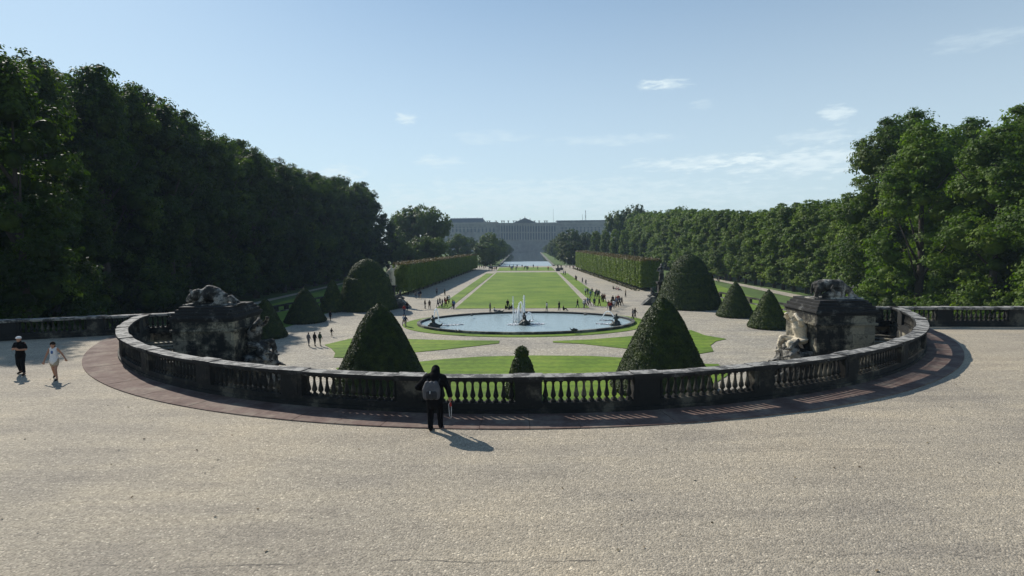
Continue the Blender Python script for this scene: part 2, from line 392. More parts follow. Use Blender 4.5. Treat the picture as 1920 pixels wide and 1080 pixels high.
M = {}
M['gravel'] = gravel_mat('gravel', (0.385, 0.332, 0.252))
M['gravel_far'] = gravel_mat('gravel_far', (0.36, 0.325, 0.26), near=False)
M['paver'] = two_noise('paver', (0.11, 0.068, 0.055), (0.155, 0.105, 0.086), (0.21, 0.165, 0.13), 0.9, 6, bs=0.2, bscale=30, bd=0.01)
M['lawn'] = two_noise('lawn', (0.085, 0.15, 0.012), (0.12, 0.20, 0.015), (0.165, 0.235, 0.026), 0.12, 1.6, bs=0.5, bscale=9, bd=0.05)
_nt = M['lawn'].node_tree; _b = _nt.nodes['Principled BSDF']; _src = _b.inputs['Base Color'].links[0].from_socket; _p = geo_pos(_nt)
_w = _nt.nodes.new('ShaderNodeTexWave'); _w.bands_direction = 'Y'; _w.inputs['Scale'].default_value = 0.16; _w.inputs['Distortion'].default_value = 2.5; _w.inputs['Detail Scale'].default_value = 0.3; _nt.links.new(_p, _w.inputs['Vector'])
_rw = ramp(_nt, _w.outputs['Fac'], [(0.35, (0.88, 0.90, 0.9)), (0.65, (1.08, 1.05, 1.0))])
_wn = noise_node(_nt, 0.35, 6, 0.7, _p); _rn = ramp(_nt, _wn.outputs['Fac'], [(0.60, (0, 0, 0)), (0.74, (1, 1, 1))])
_c = mixc(_nt, 1.0, _src, _rw.outputs['Color'], 'MULTIPLY'); _f = _nt.nodes.new('ShaderNodeMath'); _f.operation = 'MULTIPLY'; _f.inputs[1].default_value = 0.45; _nt.links.new(_rn.outputs['Color'], _f.inputs[0])
_nt.links.new(mixc(_nt, _f.outputs[0], _c, (0.17, 0.17, 0.05)), _b.inputs['Base Color'])
M['rough_grass'] = two_noise('rough_grass', (0.05, 0.08, 0.02), (0.07, 0.12, 0.025), (0.10, 0.14, 0.04), 0.05, 0.7, bs=0.4, bscale=5, bd=0.08)
M['soil'] = two_noise('soil', (0.03, 0.028, 0.02), (0.05, 0.045, 0.03), (0.07, 0.06, 0.04), 0.3, 2)
M['stone_dark'] = stone_mat('stone_dark', (0.095, 0.087, 0.068), (0.013, 0.013, 0.012), 0.55, scale=0.8, pos='World')
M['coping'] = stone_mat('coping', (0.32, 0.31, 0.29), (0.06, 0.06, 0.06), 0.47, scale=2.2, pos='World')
M['stone_block'] = stone_mat('stone_block', (0.28, 0.26, 0.20), (0.018, 0.019, 0.018), 0.50, scale=0.75, block=(1.25, 0.52), pos='World')
M['crust_and_shade'] = stone_mat('crust_and_shade', (0.10, 0.10, 0.095), (0.016, 0.016, 0.016), 0.58, scale=1.6, pos='World')  # black crust on cornices; on coping sides it also paints in shade
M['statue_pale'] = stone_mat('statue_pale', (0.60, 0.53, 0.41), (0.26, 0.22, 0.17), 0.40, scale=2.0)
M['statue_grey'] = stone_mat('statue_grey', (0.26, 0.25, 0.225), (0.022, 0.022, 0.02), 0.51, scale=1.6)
M['bronze'] = plain('bronze', (0.035, 0.04, 0.035), 0.5)
M['rim'] = stone_mat('rim', (0.24, 0.24, 0.22), (0.05, 0.05, 0.05), 0.48, scale=0.5, pos='World')
M['algae'] = plain('algae', (0.02, 0.022, 0.02), 0.6)
M['water'] = water_mat('water', (0.36, 0.46, 0.48), 0.5, 2.6, 0.14)
M['canal'] = water_mat('canal', (0.05, 0.07, 0.08), 0.06, 0.5, 0.05)
M['foam'] = plain('foam', (0.85, 0.88, 0.9), 0.6, 0.08)
M['yew'] = leaf_mat('yew', (0.018, 0.034, 0.004), (0.032, 0.054, 0.007), (0.056, 0.082, 0.010), 1.4, 0.15)
M['yew_core'] = plain('yew_core', (0.012, 0.016, 0.007), 1.0)
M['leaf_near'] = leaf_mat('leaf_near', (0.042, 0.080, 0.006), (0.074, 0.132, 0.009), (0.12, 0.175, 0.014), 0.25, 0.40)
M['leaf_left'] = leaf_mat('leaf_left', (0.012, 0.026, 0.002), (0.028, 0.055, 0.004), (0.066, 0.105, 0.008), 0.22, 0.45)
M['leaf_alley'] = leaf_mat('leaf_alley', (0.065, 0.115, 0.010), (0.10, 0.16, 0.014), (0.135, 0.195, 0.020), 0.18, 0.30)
M['leaf_far'] = leaf_mat('leaf_far', (0.034, 0.060, 0.014), (0.055, 0.090, 0.018), (0.078, 0.115, 0.024), 0.10, 0.30)
M['hedge_side'] = leaf_mat('hedge_side', (0.075, 0.12, 0.016), (0.105, 0.16, 0.022), (0.14, 0.195, 0.032), 0.5, 0.25)
M['hedge_top'] = leaf_mat('hedge_top', (0.075, 0.072, 0.026), (0.105, 0.092, 0.034), (0.14, 0.112, 0.044), 0.3, 0.2, (1.2, 1.0, 0.7))
M['bark'] = plain('bark', (0.05, 0.042, 0.033), 0.95)
M['palace'] = two_noise('palace', (0.22, 0.21, 0.19), (0.26, 0.25, 0.23), (0.30, 0.28, 0.255), 0.03, 0.2)
M['palace_trim'] = plain('palace_trim', (0.34, 0.32, 0.29), 0.9, 0.1, 0.3)
M['palace_roof'] = plain('palace_roof', (0.10, 0.11, 0.12), 0.7, 0.15, 0.3)
M['glass_dark'] = plain('glass_dark', (0.10, 0.11, 0.12), 0.4, 0.1)
M['steel'] = plain('steel', (0.18, 0.19, 0.2), 0.5, 0.1)

# ------------------------------------------------------------------ ground sheets
CX, CY, RC = 0.50, 43.27, 25.32            # centre and outer radius of the balustrade ring
RP = RC + 1.41
A_END = R_(75)
def ring_pt(r, a): return (CX + r*math.sin(a), CY - r*math.cos(a))

g = MB(); g.poly([(-1500, 25), (1500, 25), (1500, 1500), (-1500, 1500)], G - 0.06)
g.poly([(-1500, -300), (1500, -300), (1500, 25), (-1500, 25)], G - 0.06)
tag(g.obj('ground', M['rough_grass'], fix=False), kind='structure')

# gravel terrace around the ring
bl0, bl1 = (-24.2, 36.75), (-75.0, 19.4)
br0, br1 = (25.0, 36.6), (75.0, 32.2)
pts = [ring_pt(RP, -A_END + 2*A_END*i/120) for i in range(121)]
pts = pts + [br0, br1, (75, -45), (-75, -45), bl1, bl0]
t = MB(); t.poly(pts, 0.0)
tag(t.obj('terrace_gravel', M['gravel'], fix=False), kind='structure')

# paving ring: real slabs with open joints and a small raised kerb edge
pv = MB(); nsl = 46
rnd = random.Random(3)
for i in range(nsl):
    a0 = -A_END + 2*A_END*i/nsl; a1 = -A_END + 2*A_END*(i+1)/nsl - 0.0006
    pv.arc(CX, CY, RC - 0.25, RP, a0, a1, -0.05, 0.035 + rnd.uniform(-0.006, 0.006), 3)
tag(pv.obj('paving_strip', M['paver']), kind='structure')
sb = MB(); sb.arc(CX, CY, RC - 0.30, RP + 0.0, -A_END, A_END, -0.5, -0.055, 80)
tag(sb.obj('paving_bed', M['soil']), kind='structure')

# garden gravel
gg = MB()
def off(y, d): return (axis_x(y) + d, y)
gg.poly([off(16, -30), off(16, 34), off(60, 44), off(104, 47), off(128, 32), off(165, 33.5), off(283, 27.6), off(330, 40), off(330, -40), off(288, -29), off(141, -31.5), off(122, -34), off(112, -44), off(70, -44)], G - 0.03)
tag(gg.obj('garden_gravel', M['gravel_far'], fix=False), kind='structure')

def lawn(name, pix, z=G, world=False):
    m = MB(); m.poly(pix if world else [P(x, y, G) for x, y in pix], z, 0.10)
    return tag(m.obj(name, M['lawn'], fix=False), kind='structure')
lawn('main_lawn', [(853.6, 578.6), (1105.2, 577.2), (1043, 510.4), (931.6, 510.8)], G + 0.03)
lawn('far_lawn', [(931, 508), (1041, 507.6), (1034, 501), (937, 501.4)], G + 0.03)
lawn('lawn_strip', [(818, 577.6), (841.4, 578.6), (926, 512.8), (912, 512.8)], G + 0.03)
lawn('lawn_strip', [(1049, 511.6), (1064.4, 512.4), (1104.7, 541), (1124, 553.3), (1139, 567), (1137, 575), (1117, 573.5)], G + 0.03)
lawn('lawn_wedge', [(608.5, 646.8), (657, 635), (690, 633.5), (766, 636), (855.6, 638.3), (936.5, 638.9), (935.5, 643.6), (834, 655.3), (779, 660.4), (720, 667), (643.7, 671), (625.6, 670.2), (628.8, 661.7), (621, 653)], G + 0.03)
lawn('lawn_wedge', [(1036.7, 639.6), (1110, 636.5), (1188.9, 630), (1250, 622), (1295.6, 619), (1322, 628.9), (1362, 635.6), (1342, 640), (1332, 647.8), (1337.8, 658.9), (1311, 663.3), (1240, 659), (1175.6, 653.8), (1089, 644.4), (1037, 642)], G + 0.03)
lawn('front_lawn', [(630, 690), (680, 687), (785, 678.7), (834, 673.4), (898, 669), (957.8, 667.5), (1000, 666.7), (1111, 667.8), (1168.9, 671), (1240, 678), (1315.5, 682.2), (1346.7, 683), (1370, 700), (1300, 745), (1100, 760), (850, 760), (680, 745)], G + 0.03)
# side lawns behind the topiary
lawn('side_lawn', [off(82, 46), off(104, 49), off(200, 60), off(196, 44), off(150, 42), off(128, 37), off(104, 40)], G + 0.0, True)
lawn('side_lawn', [off(82, -37), off(104, -37), off(128, -37), off(205, -52), off(170, -58), off(70, -52)], G + 0.0, True)
pw = MB(); pw.poly([off(96, 59), off(205, 62.5), off(205, 65), off(96, 63.5)], G + 0.02)
tag(pw.obj('side_path', M['gravel_far'], fix=False), kind='structure')
pw = MB(); pw.poly([off(96, -60.5), off(205, -63), off(205, -61), off(96, -58)], G + 0.02)
tag(pw.obj('side_path', M['gravel_far'], fix=False), kind='structure')

# canal
NL, NR = P(938, 499, G), P(1036, 498.5, G); FL, FR = (P(960, 474, G)[0], 872), (P(1016, 474, G)[0], 872)
ML, MR = P(946, 490.5, G), P(1030, 490.0, G)
cn = MB(); cn.poly([NL, NR, MR, ML], G + 0.0)
M['canal_sheen'] = water_mat('canal_sheen', (0.34, 0.40, 0.42), 0.9, 1.5, 0.25)  # near end of the canal; paler base colour paints in the sky reflection
tag(cn.obj('canal_sheen_water', M['canal_sheen'], fix=False), kind='structure')
cn = MB(); cn.poly([ML, MR, FR, FL], G + 0.0)
tag(cn.obj('canal_water', M['canal'], fix=False), kind='structure')
for sgn, a, b in ((-1, NL, FL), (1, NR, FR)):
    q = MB(); q.poly([a, (a[0]+sgn*1.2, a[1]), (b[0]+sgn*1.6, b[1]), b], G + 0.5, 0.7)
    tag(q.obj('canal_wall', M['rim']), ('left' if sgn < 0 else 'right') + ' pale stone edge wall running along the canal', 'wall')

# ------------------------------------------------------------------ balustrades
def baluster_mesh():
    m = MB()
    m.box(-0.080, 0.080, -0.080, 0.080, 0.0, 0.07); m.box(-0.065, 0.065, -0.065, 0.065, 0.60, 0.66)
    pr = [(0.066, 0.07), (0.070, 0.08), (0.056, 0.095), (0.044, 0.115), (0.062, 0.14), (0.086, 0.17), (0.092, 0.205), (0.084, 0.25), (0.068, 0.31), (0.052, 0.38), (0.042, 0.45), (0.037, 0.51), (0.039, 0.54), (0.048, 0.552), (0.050, 0.565), (0.038, 0.58), (0.052, 0.595), (0.055, 0.60)]
    m.lathe(pr, seg=10)
    m.v = [(x, y, z*0.725/0.66) for x, y, z in m.v]
    return m.mesh('baluster', M['stone_dark'])
BAL = baluster_mesh()
ZB, ZR, ZT = 0.36, 1.085, 1.235
ring = empty('curved_balustrade', (CX, CY - RC + 0.3, 0))
tag(ring, 'curved weathered stone balustrade sweeping round the terrace edge', 'balustrade')
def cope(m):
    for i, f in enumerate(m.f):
        z = [m.v[j][2] for j in f]; m.m[i] = 0 if min(z) > ZT - 0.03 else 1  # pale top, dark sides: shade of the sides is put into the colour
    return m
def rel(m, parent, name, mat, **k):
    if mat is M['coping'] and name in ('coping', 'pier_cap'): mat = [M['coping'], M['crust_and_shade']]; cope(m)
    m.v = [(x - parent.location.x, y - parent.location.y, z - parent.location.z) for x, y, z in m.v]
    return m.obj(name, mat, parent, **k)
RM = RC - 0.27                # centreline
pier_deg = [-70, -60.3, -50, -39.6, -28.9, -18.9, -8.9, 0, 8.9, 19.0, 29.3, 39.8, 50, 60.3, 70]
pa = [R_(d) for d in pier_deg]
HP = 0.43/RM                  # half a pier in angle
m = MB(); m.arc(CX, CY, RM-0.23, RM+0.23, -A_END, A_END, 0.0, 0.16, 120); m.arc(CX, CY, RM-0.17, RM+0.17, -A_END, A_END, 0.158, ZB, 120)
rel(m, ring, 'plinth', M['stone_dark'])
rr = random.Random(5)
bal_list = []
for i, a in enumerate(pa):
    m = MB(); m.arc(CX, CY, RM-0.205, RM+0.205, a-HP, a+HP, ZB-0.003, ZR+0.003, 6)
    m.arc(CX, CY, RM-0.16, RM+0.225, a-HP*0.62, a+HP*0.62, ZB+0.08, ZR-0.10, 4)
    pr = rel(m, ring, 'pier', M['stone_dark'])
    m = MB(); dz = rr.uniform(0, 0.012)
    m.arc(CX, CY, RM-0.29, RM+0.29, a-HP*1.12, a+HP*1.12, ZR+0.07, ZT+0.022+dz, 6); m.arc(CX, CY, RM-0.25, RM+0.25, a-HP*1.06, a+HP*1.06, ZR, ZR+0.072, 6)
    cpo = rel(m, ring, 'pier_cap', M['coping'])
    if i:
        b0, b1 = pa[i-1]+HP*1.12, a-HP*1.12
        # coping of several slabs, each a little out of line
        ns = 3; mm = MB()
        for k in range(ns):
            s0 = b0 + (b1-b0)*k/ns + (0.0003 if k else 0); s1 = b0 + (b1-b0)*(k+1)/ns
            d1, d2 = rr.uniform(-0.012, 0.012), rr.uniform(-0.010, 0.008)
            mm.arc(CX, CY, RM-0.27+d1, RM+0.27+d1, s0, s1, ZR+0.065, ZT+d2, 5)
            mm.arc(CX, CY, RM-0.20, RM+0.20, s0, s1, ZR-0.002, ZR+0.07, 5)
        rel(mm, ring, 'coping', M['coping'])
        g0, g1 = pa[i-1]+HP, a-HP; n = int(round((g1-g0)*RM/0.255))
        bal_list += [(g0 + (g1-g0)*(k+0.5)/n) for k in range(n)]
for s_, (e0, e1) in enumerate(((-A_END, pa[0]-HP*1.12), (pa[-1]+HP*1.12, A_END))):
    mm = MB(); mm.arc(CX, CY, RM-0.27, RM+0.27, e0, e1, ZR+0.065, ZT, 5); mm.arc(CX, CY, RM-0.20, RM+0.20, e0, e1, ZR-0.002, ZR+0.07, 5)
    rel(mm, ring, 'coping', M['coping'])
    n = int((e1-e0-HP*0.2)*RM/0.255)
    bal_list += [e0 + (e1-e0)*(k+0.5)/n for k in range(n)]
bal_list.sort(key=abs)
for a in bal_list[:98]:
    o = bpy.data.objects.new('baluster', BAL); x, y = ring_pt(RM, a)
    o.location = (x - ring.location.x, y - ring.location.y, ZB); o.rotation_euler = (0, 0, a); link(o, ring)
def merge_bal(places, parent, z):
    V = np.empty(len(BAL.vertices)*3); BAL.vertices.foreach_get('co', V); V = V.reshape(-1, 3)
    F = [tuple(p.vertices) for p in BAL.polygons]; m = MB()
    for x, y, a in places:
        c, s = math.cos(a), math.sin(a); b = len(m.v)
        m.v += [(x + c*p[0] - s*p[1] - parent.location.x, y + s*p[0] + c*p[1] - parent.location.y, z + p[2]) for p in V]
        m.f += [tuple(i+b for i in f) for f in F]; m.m += [0]*len(F)
    o = m.obj('balusters', M['stone_dark'], parent, fix=False); o['kind'] = 'stuff'; return o
merge_bal([(*ring_pt(RM, a), a) for a in bal_list[98:]], ring, ZB)

def straight_balustrade(p0, p1, label, spans, end_pier=True):
    d = Vector((p1[0]-p0[0], p1[1]-p0[1], 0)); Ln = d.length; ang = math.atan2(d.y, d.x)
    e = empty('straight_balustrade', (p0[0], p0[1], 0), ang); tag(e, label, 'balustrade')
    m = MB(); m.box(0, Ln, -0.27, 0.27, 0, 0.16); m.box(0.002, Ln-0.002, -0.21, 0.21, 0.158, ZB); m.obj('plinth', M['stone_dark'], e)
    st = Ln/spans; ct = 0
    for i in range(spans+1):
        x = i*st; m = MB(); m.box(x-0.45, x+0.45, -0.235, 0.235, ZB-0.003, ZR+0.003); m.obj('pier', M['stone_dark'], e)
        m = MB(); m.box(x-0.52, x+0.52, -0.345, 0.345, ZR+0.07, ZT+0.025, 0.015); m.box(x-0.48, x+0.48, -0.29, 0.29, ZR, ZR+0.072); m.obj('pier_cap', M['coping'], e)
        if i < spans:
            m = MB(); m.box(x+0.52, x+st-0.52, -0.32, 0.32, ZR+0.065, ZT); m.box(x+0.52, x+st-0.52, -0.25, 0.25, ZR-0.002, ZR+0.07); m.obj('coping', M['coping'], e)
            n = int((st-0.9)/0.26)
            for k in range(n):
                if ct >= 96: break
                o = bpy.data.objects.new('baluster', BAL); o.location = (x+0.45+(st-0.9)*(k+0.5)/n, 0, ZB); link(o, e); ct += 1
    return e
straight_balustrade((-22.0, 37.15), (-52.0, 27.0), 'straight stone balustrade in deep shade left of the curved one', 7)
straight_balustrade((23.3, 36.5), (53.0, 33.95), 'straight stone balustrade below the big green trees on the right', 7)

# retaining walls under the ring and beside it
w = MB(); w.arc(CX, CY, RM-0.24, RM+0.20, -A_END, A_END, G-0.2, -0.004, 90)
tag(w.obj('retaining_wall', M['stone_block']), 'curved block wall holding the terrace below the balustrade', 'wall')
for p0, p1, lb in (((-21.6, 37.6), bl1, 'left'), ((22.9, 36.75), br1, 'right')):
    a = Vector((p0[0], p0[1])); b = Vector((p1[0], p1[1])); n = Vector((-(b-a).y, (b-a).x)).normalized(); n = n if n.y > 0 else -n
    w = MB(); q = [a + n*0.02, b + n*0.02, b + n*0.5, a + n*0.5]
    w.poly([(v.x, v.y) for v in q], -0.006, 7.2)
    tag(w.obj('retaining_wall', M['stone_block']), 'straight block wall under the %s straight balustrade' % lb, 'wall')

rng = np.random.default_rng(21); n = 420
px_ = rng.uniform(-30, 30, n); py_ = rng.uniform(5, 34, n); ok = np.hypot(px_-CX, py_-CY) > RP + 0.1; px_, py_ = px_[ok], py_[ok]; n = len(px_)
def _lq():
    a = rng.uniform(0, 6.28, n); s = rng.uniform(0.02, 0.055, n); U = np.stack([np.cos(a)*s, np.sin(a)*s, rng.uniform(-.3, .3, n)*s], 1); W = np.stack([-np.sin(a)*s*.6, np.cos(a)*s*.6, rng.uniform(0, .5, n)*s], 1)
    p = np.stack([px_, py_, np.full(n, 0.02)], 1); return np.stack([p-U, p-W, p+U, p+W], 1)
o = quads_obj('fallen_leaves', _lq(), [two_noise('dead_leaf', (0.05, 0.035, 0.02), (0.12, 0.08, 0.04), (0.35, 0.3, 0.2), 3, 9)]); tag(o, kind='stuff')
# ------------------------------------------------------------------ curved ramps behind the ring
for sg, nm in ((-1, 'left'), (1, 'right')):
    e = empty('curved_stair', (CX + sg*20, 36, G)); tag(e, 'curved stone stair behind the balustrade beside the %s pedestal' % nm, 'staircase')
    A1, A0 = R_(72), R_(14)
    z_at = lambda a: (G + 0.1) + (-0.55 - G)*((abs(a) - A0)/(A1 - A0))**0.8 if abs(a) > A0 else G + 0.1
    m = MB(); ns = 44
    for k in range(ns):
        a0 = A0 + (A1-A0)*k/ns; a1 = A0 + (A1-A0)*(k+1)/ns
        zz = z_at(a1 if k > 0 else a1)
        m.arc(CX, CY, 22.75, 24.80, sg*a0, sg*a1, G, zz, 2)
    rel(m, e, 'steps', M['stone_block'])
    m = MB(); m.arc(CX, CY, 22.4, 22.745, sg*A0, sg*A1, G, lambda a: z_at(a)+0.85, 50)
    rel(m, e, 'parapet', M['stone_block'])
    m = MB(); m.arc(CX, CY, 22.34, 22.80, sg*A0, sg*A1, lambda a: z_at(a)+0.852, lambda a: z_at(a)+0.98, 50)
    rel(m, e, 'parapet_coping', M['coping'])

# ------------------------------------------------------------------ pedestals with sculpture
def pedestal(x0, x1, y0, y1, label):
    e = empty('sculpture_pedestal', ((x0+x1)/2, (y0+y1)/2, G)); tag(e, label, 'pedestal')
    zc = 1.53 - G
    X, Y = (x1-x0)/2, (y1-y0)/2
    m = MB(); m.box(-X, X, -Y, Y, 0, zc, 0); m.obj('block', M['stone_block'], e)
    m = MB(); m.box(-X-0.10, X+0.10, -Y-0.10, Y+0.10, zc-0.52, zc-0.40); m.obj('moulding', M['stone_block'], e)
    m = MB(); z = zc + 0.003; xo = 0.14
    for o_, h in ((0.02, 0.08), (0.06, 0.07), (0.12, 0.12), (0.08, 0.05)):
        m.box(-X-o_, X+o_, -Y-o_, Y+o_, z, z+h, 0.02); z += h + 0.002
    m.obj('cornice', M['crust_and_shade'], e)
    for o_, h in ((0.0, 0.17), (-0.12, 0.15), (-0.24, 0.14)):
        m = MB(); m.box(-X-o_, X+o_, -Y-o_, Y+o_, z, z+h, 0.025); z += h+0.002
        m.obj('step', M['crust_and_shade'], e)
    return e, z + G
PEDR, ztopR = pedestal(16.2, 19.3, 30.0, 33.4, 'weathered right block pedestal with stepped top, behind the curved balustrade')
PEDL, ztopL = pedestal(-18.1, -14.85, 30.0, 33.3, 'dark left block pedestal with stepped top, behind the curved balustrade')

# ---- beasts (built as one surface each)
def beast_right():
    m = MB()
    # standing bull-like animal, rump to the left, head sunk to the right over a fallen one
    m.chain([(-0.95, 0, 0.62, 0.33), (-0.55, 0, 0.70, 0.33), (-0.1, 0, 0.70, 0.31), (0.35, 0, 0.66, 0.34), (0.62, 0, 0.55, 0.25), (0.92, 0.0, 0.42, 0.2), (1.12, 0.02, 0.28, 0.15), (1.25, 0.02, 0.17, 0.10)], 12)
    m.chain([(-1.0, -0.2, 0.55, 0.22), (-1.12, -0.22, 0.34, 0.11), (-1.05, -0.22, 0.16, 0.07), (-1.08, -0.24, 0.05, 0.08)])
    m.chain([(-0.86, 0.2, 0.5, 0.2), (-0.80, 0.22, 0.3, 0.11), (-0.92, 0.22, 0.14, 0.07), (-0.86, 0.22, 0.05, 0.08)])
    m.chain([(0.35, -0.2, 0.5, 0.19), (0.45, -0.24, 0.26, 0.10), (0.40, -0.24, 0.05, 0.08)])
    m.chain([(0.45, 0.2, 0.5, 0.17), (0.66, 0.26, 0.26, 0.09), (0.62, 0.26, 0.05, 0.08)])
    m.chain([(-1.25, 0, 0.75, 0.05), (-1.32, -0.02, 0.5, 0.045), (-1.28, -0.04, 0.3, 0.06)])
    for s in (-1, 1): m.chain([(0.98, 0.12*s, 0.5, 0.06), (1.02, 0.28*s, 0.6, 0.045), (1.0, 0.32*s, 0.72, 0.02)])
    # the prey lying under it
    m.chain([(-0.62, -0.25, 0.18, 0.17), (-0.2, -0.3, 0.26, 0.22), (0.1, -0.28, 0.22, 0.17)])
    m.chain([(-0.2, -0.42, 0.35, 0.10), (-0.42, -0.5, 0.58, 0.07), (-0.34, -0.52, 0.72, 0.05)])
    m.chain([(1.0, -0.1, 0.10, 0.13), (1.35, -0.05, 0.10, 0.10), (1.5, 0, 0.06, 0.07)])
    m.box(-1.4, 1.55, -0.5, 0.5, -0.02, 0.06)
    return m
def beast_left():
    m = MB()
    # crouching maned beast to the left over a second animal
    m.chain([(0.55, 0, 0.30, 0.30), (0.1, 0, 0.52, 0.36), (-0.25, 0, 0.62, 0.36), (-0.6, -0.05, 0.50, 0.26), (-0.95, -0.1, 0.50, 0.28), (-1.2, -0.15, 0.38, 0.20), (-1.36, -0.18, 0.26, 0.12)], 12)
    r = random.Random(2)
    for k in range(26):
        a = r.uniform(0, 6.28); m.sphere((-0.95+r.uniform(-0.28, 0.22), -0.1+0.26*math.cos(a), 0.5+0.24*math.sin(a)), r.uniform(0.06, 0.11), 8, 6)
    m.chain([(-0.35, -0.3, 0.45, 0.18), (-0.55, -0.42, 0.22, 0.10), (-0.85, -0.45, 0.07, 0.09)])
    m.chain([(0.35, -0.25, 0.32, 0.24), (0.55, -0.36, 0.18, 0.12), (0.2, -0.42, 0.07, 0.09)])
    m.chain([(0.7, 0, 0.2, 0.10), (0.95, -0.1, 0.34, 0.14), (1.1, -0.1, 0.22, 0.15), (1.25, -0.15, 0.12, 0.08)])
    m.chain([(0.9, 0.1, 0.36, 0.12), (1.15, 0.2, 0.15, 0.10), (1.4, 0.1, 0.06, 0.05)])
    m.chain([(-1.2, 0.2, 0.16, 0.16), (-0.7, 0.25, 0.22, 0.2), (-0.2, 0.3, 0.2, 0.2)])
    m.box(-1.5, 1.5, -0.5, 0.5, -0.02, 0.06)
    return m
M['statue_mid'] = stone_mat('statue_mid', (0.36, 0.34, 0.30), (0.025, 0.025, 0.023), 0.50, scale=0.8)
o = remesh(beast_right(), 'beast_sculpture', M['statue_mid'], 0.03, None, 2, 0.05, 0.12, (17.8, 31.45, ztopR + 0.0))
o.scale = (0.92, 1.1, 1.05); tag(o, 'dark weathered sculpture of a bull-like beast with lowered head on the right pedestal', 'sculpture', 'animal sculptures on the pedestals')
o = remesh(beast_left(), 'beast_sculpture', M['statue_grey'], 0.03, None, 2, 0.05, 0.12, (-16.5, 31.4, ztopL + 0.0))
o.scale = (0.98, 1.1, 1.12); tag(o, 'dark sculpture of a crouching maned beast on the left pedestal', 'sculpture', 'animal sculptures on the pedestals')

# ---- giant figures on the garden side of the pedestals
def giant(mirror):
    s = -1 if mirror else 1
    m = MB()
    def c(n, seg=10): m.chain([(x*s, y, z, r) for x, y, z, r in n], seg)
    # seated on rock, right knee forward, one arm up against the cornice, facing -x (garden side)
    c([(0, 0, 2.30, 0.34), (-0.05, 0, 2.75, 0.36), (-0.12, 0, 3.25, 0.42), (-0.2, 0, 3.55, 0.34), (-0.28, 0, 3.78, 0.16)], 12)
    c([(-0.34, 0, 4.0, 0.21), (-0.38, 0, 4.12, 0.20)]); c([(-0.52, 0, 3.86, 0.12), (-0.50, 0, 3.75, 0.10)])
    c([(-0.2, -0.42, 3.55, 0.17), (-0.42, -0.66, 4.0, 0.13), (-0.5, -0.30, 4.34, 0.10), (-0.42, -0.1, 4.42, 0.10)])
    c([(-0.2, 0.42, 3.55, 0.17), (-0.5, 0.6, 3.9, 0.13), (-0.75, 0.35, 4.36, 0.10), (-0.8, 0.1, 4.45, 0.10)])
    c([(-0.05, -0.28, 2.15, 0.28), (-0.75, -0.38, 2.05, 0.23), (-0.80, -0.40, 1.5, 0.15), (-0.75, -0.38, 0.95, 0.10), (-0.98, -0.4, 0.88, 0.09)])
    c([(-0.05, 0.28, 2.15, 0.28), (-0.85, 0.42, 2.30, 0.23), (-1.0, 0.5, 1.7, 0.15), (-0.95, 0.5, 1.2, 0.10), (-1.2, 0.5, 1.1, 0.09)])
    for k in range(7):   # drapery folds over the lap
        t_ = k/6; c([(0.05, -0.5+t_*1.0, 2.30-0.08*math.sin(k), 0.11), (-0.45, -0.62+t_*1.15, 2.12+0.05*math.cos(k*2), 0.13), (-0.78, -0.5+t_*0.9, 1.9-0.2*(k % 2), 0.10), (-0.62, -0.5+t_*0.8, 1.5-0.25*(k % 3), 0.06)], 8)
    return m
def rocks(seed, mirror):
    r = random.Random(seed); s = -1 if mirror else 1; m = MB()
    m.box(-1.0 if not mirror else -0.3, 0.3 if not mirror else 1.0, -0.9, 0.9, -5.4, 0.9)
    for k in range(70):
        z = r.uniform(-5.3, 1.15); w = 0.4 + (1.6 - z)*0.30
        m.sphere((s*(-0.1 - r.random()*w), r.uniform(-0.95, 0.95), z), r.uniform(0.18, 0.36), 6, 5, (1, 1, r.uniform(0.6, 1.3)))
    for k in range(12):
        a = r.uniform(-0.9, 0.9); z = r.uniform(-2.0, 1.5); m.chain([(s*-0.6, a, z, 0.14), (s*(-1.0-0.3*(1.6-z)*0.6), a+r.uniform(-.2, .2), z-0.35, 0.10), (s*(-1.3-0.3*(1.6-z)*0.6), a+r.uniform(-.3, .3), z-0.5, 0.05)], 7)
    return m
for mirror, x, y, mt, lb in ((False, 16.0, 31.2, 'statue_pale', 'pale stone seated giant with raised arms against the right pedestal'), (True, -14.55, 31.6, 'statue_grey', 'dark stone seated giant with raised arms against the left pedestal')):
    e = empty('giant_statue', (x, y, -1.35)); tag(e, lb, 'statue', 'giant statues leaning on the pedestals')
    o = remesh(giant(mirror), 'figure', M[mt], 0.045, e, 2, 0.03, 0.1)
    o.scale = (0.98, 0.95, 0.65)
    remesh(rocks(4, mirror), 'rock_base', M['statue_grey'], 0.08, e, 1, 0.12, 0.2)
# ------------------------------------------------------------------ foliage builders
def leaf_quads(Pos, Nrm, size, rng, jit=0.7, aspect=0.6):
    n = len(Pos)
    N = Nrm + rng.normal(0, jit, (n, 3)); N /= np.linalg.norm(N, axis=1)[:, None] + 1e-9
    A = rng.normal(0, 1, (n, 3)); U = np.cross(N, A); U /= np.linalg.norm(U, axis=1)[:, None] + 1e-9
    W = np.cross(N, U); s = size*rng.uniform(0.6, 1.35, n)[:, None]
    U = U*s*0.5; W = W*s*0.5*aspect
    return np.stack([Pos-U, Pos-W*1.0+U*0.1, Pos+U, Pos+W], axis=1)
def core_spheres(spheres, seg=8, rings=6):
    m = MB()
    for c, r, sc in spheres: m.sphere(c, r, seg, rings, sc)
    return np.array(m.v), m.f

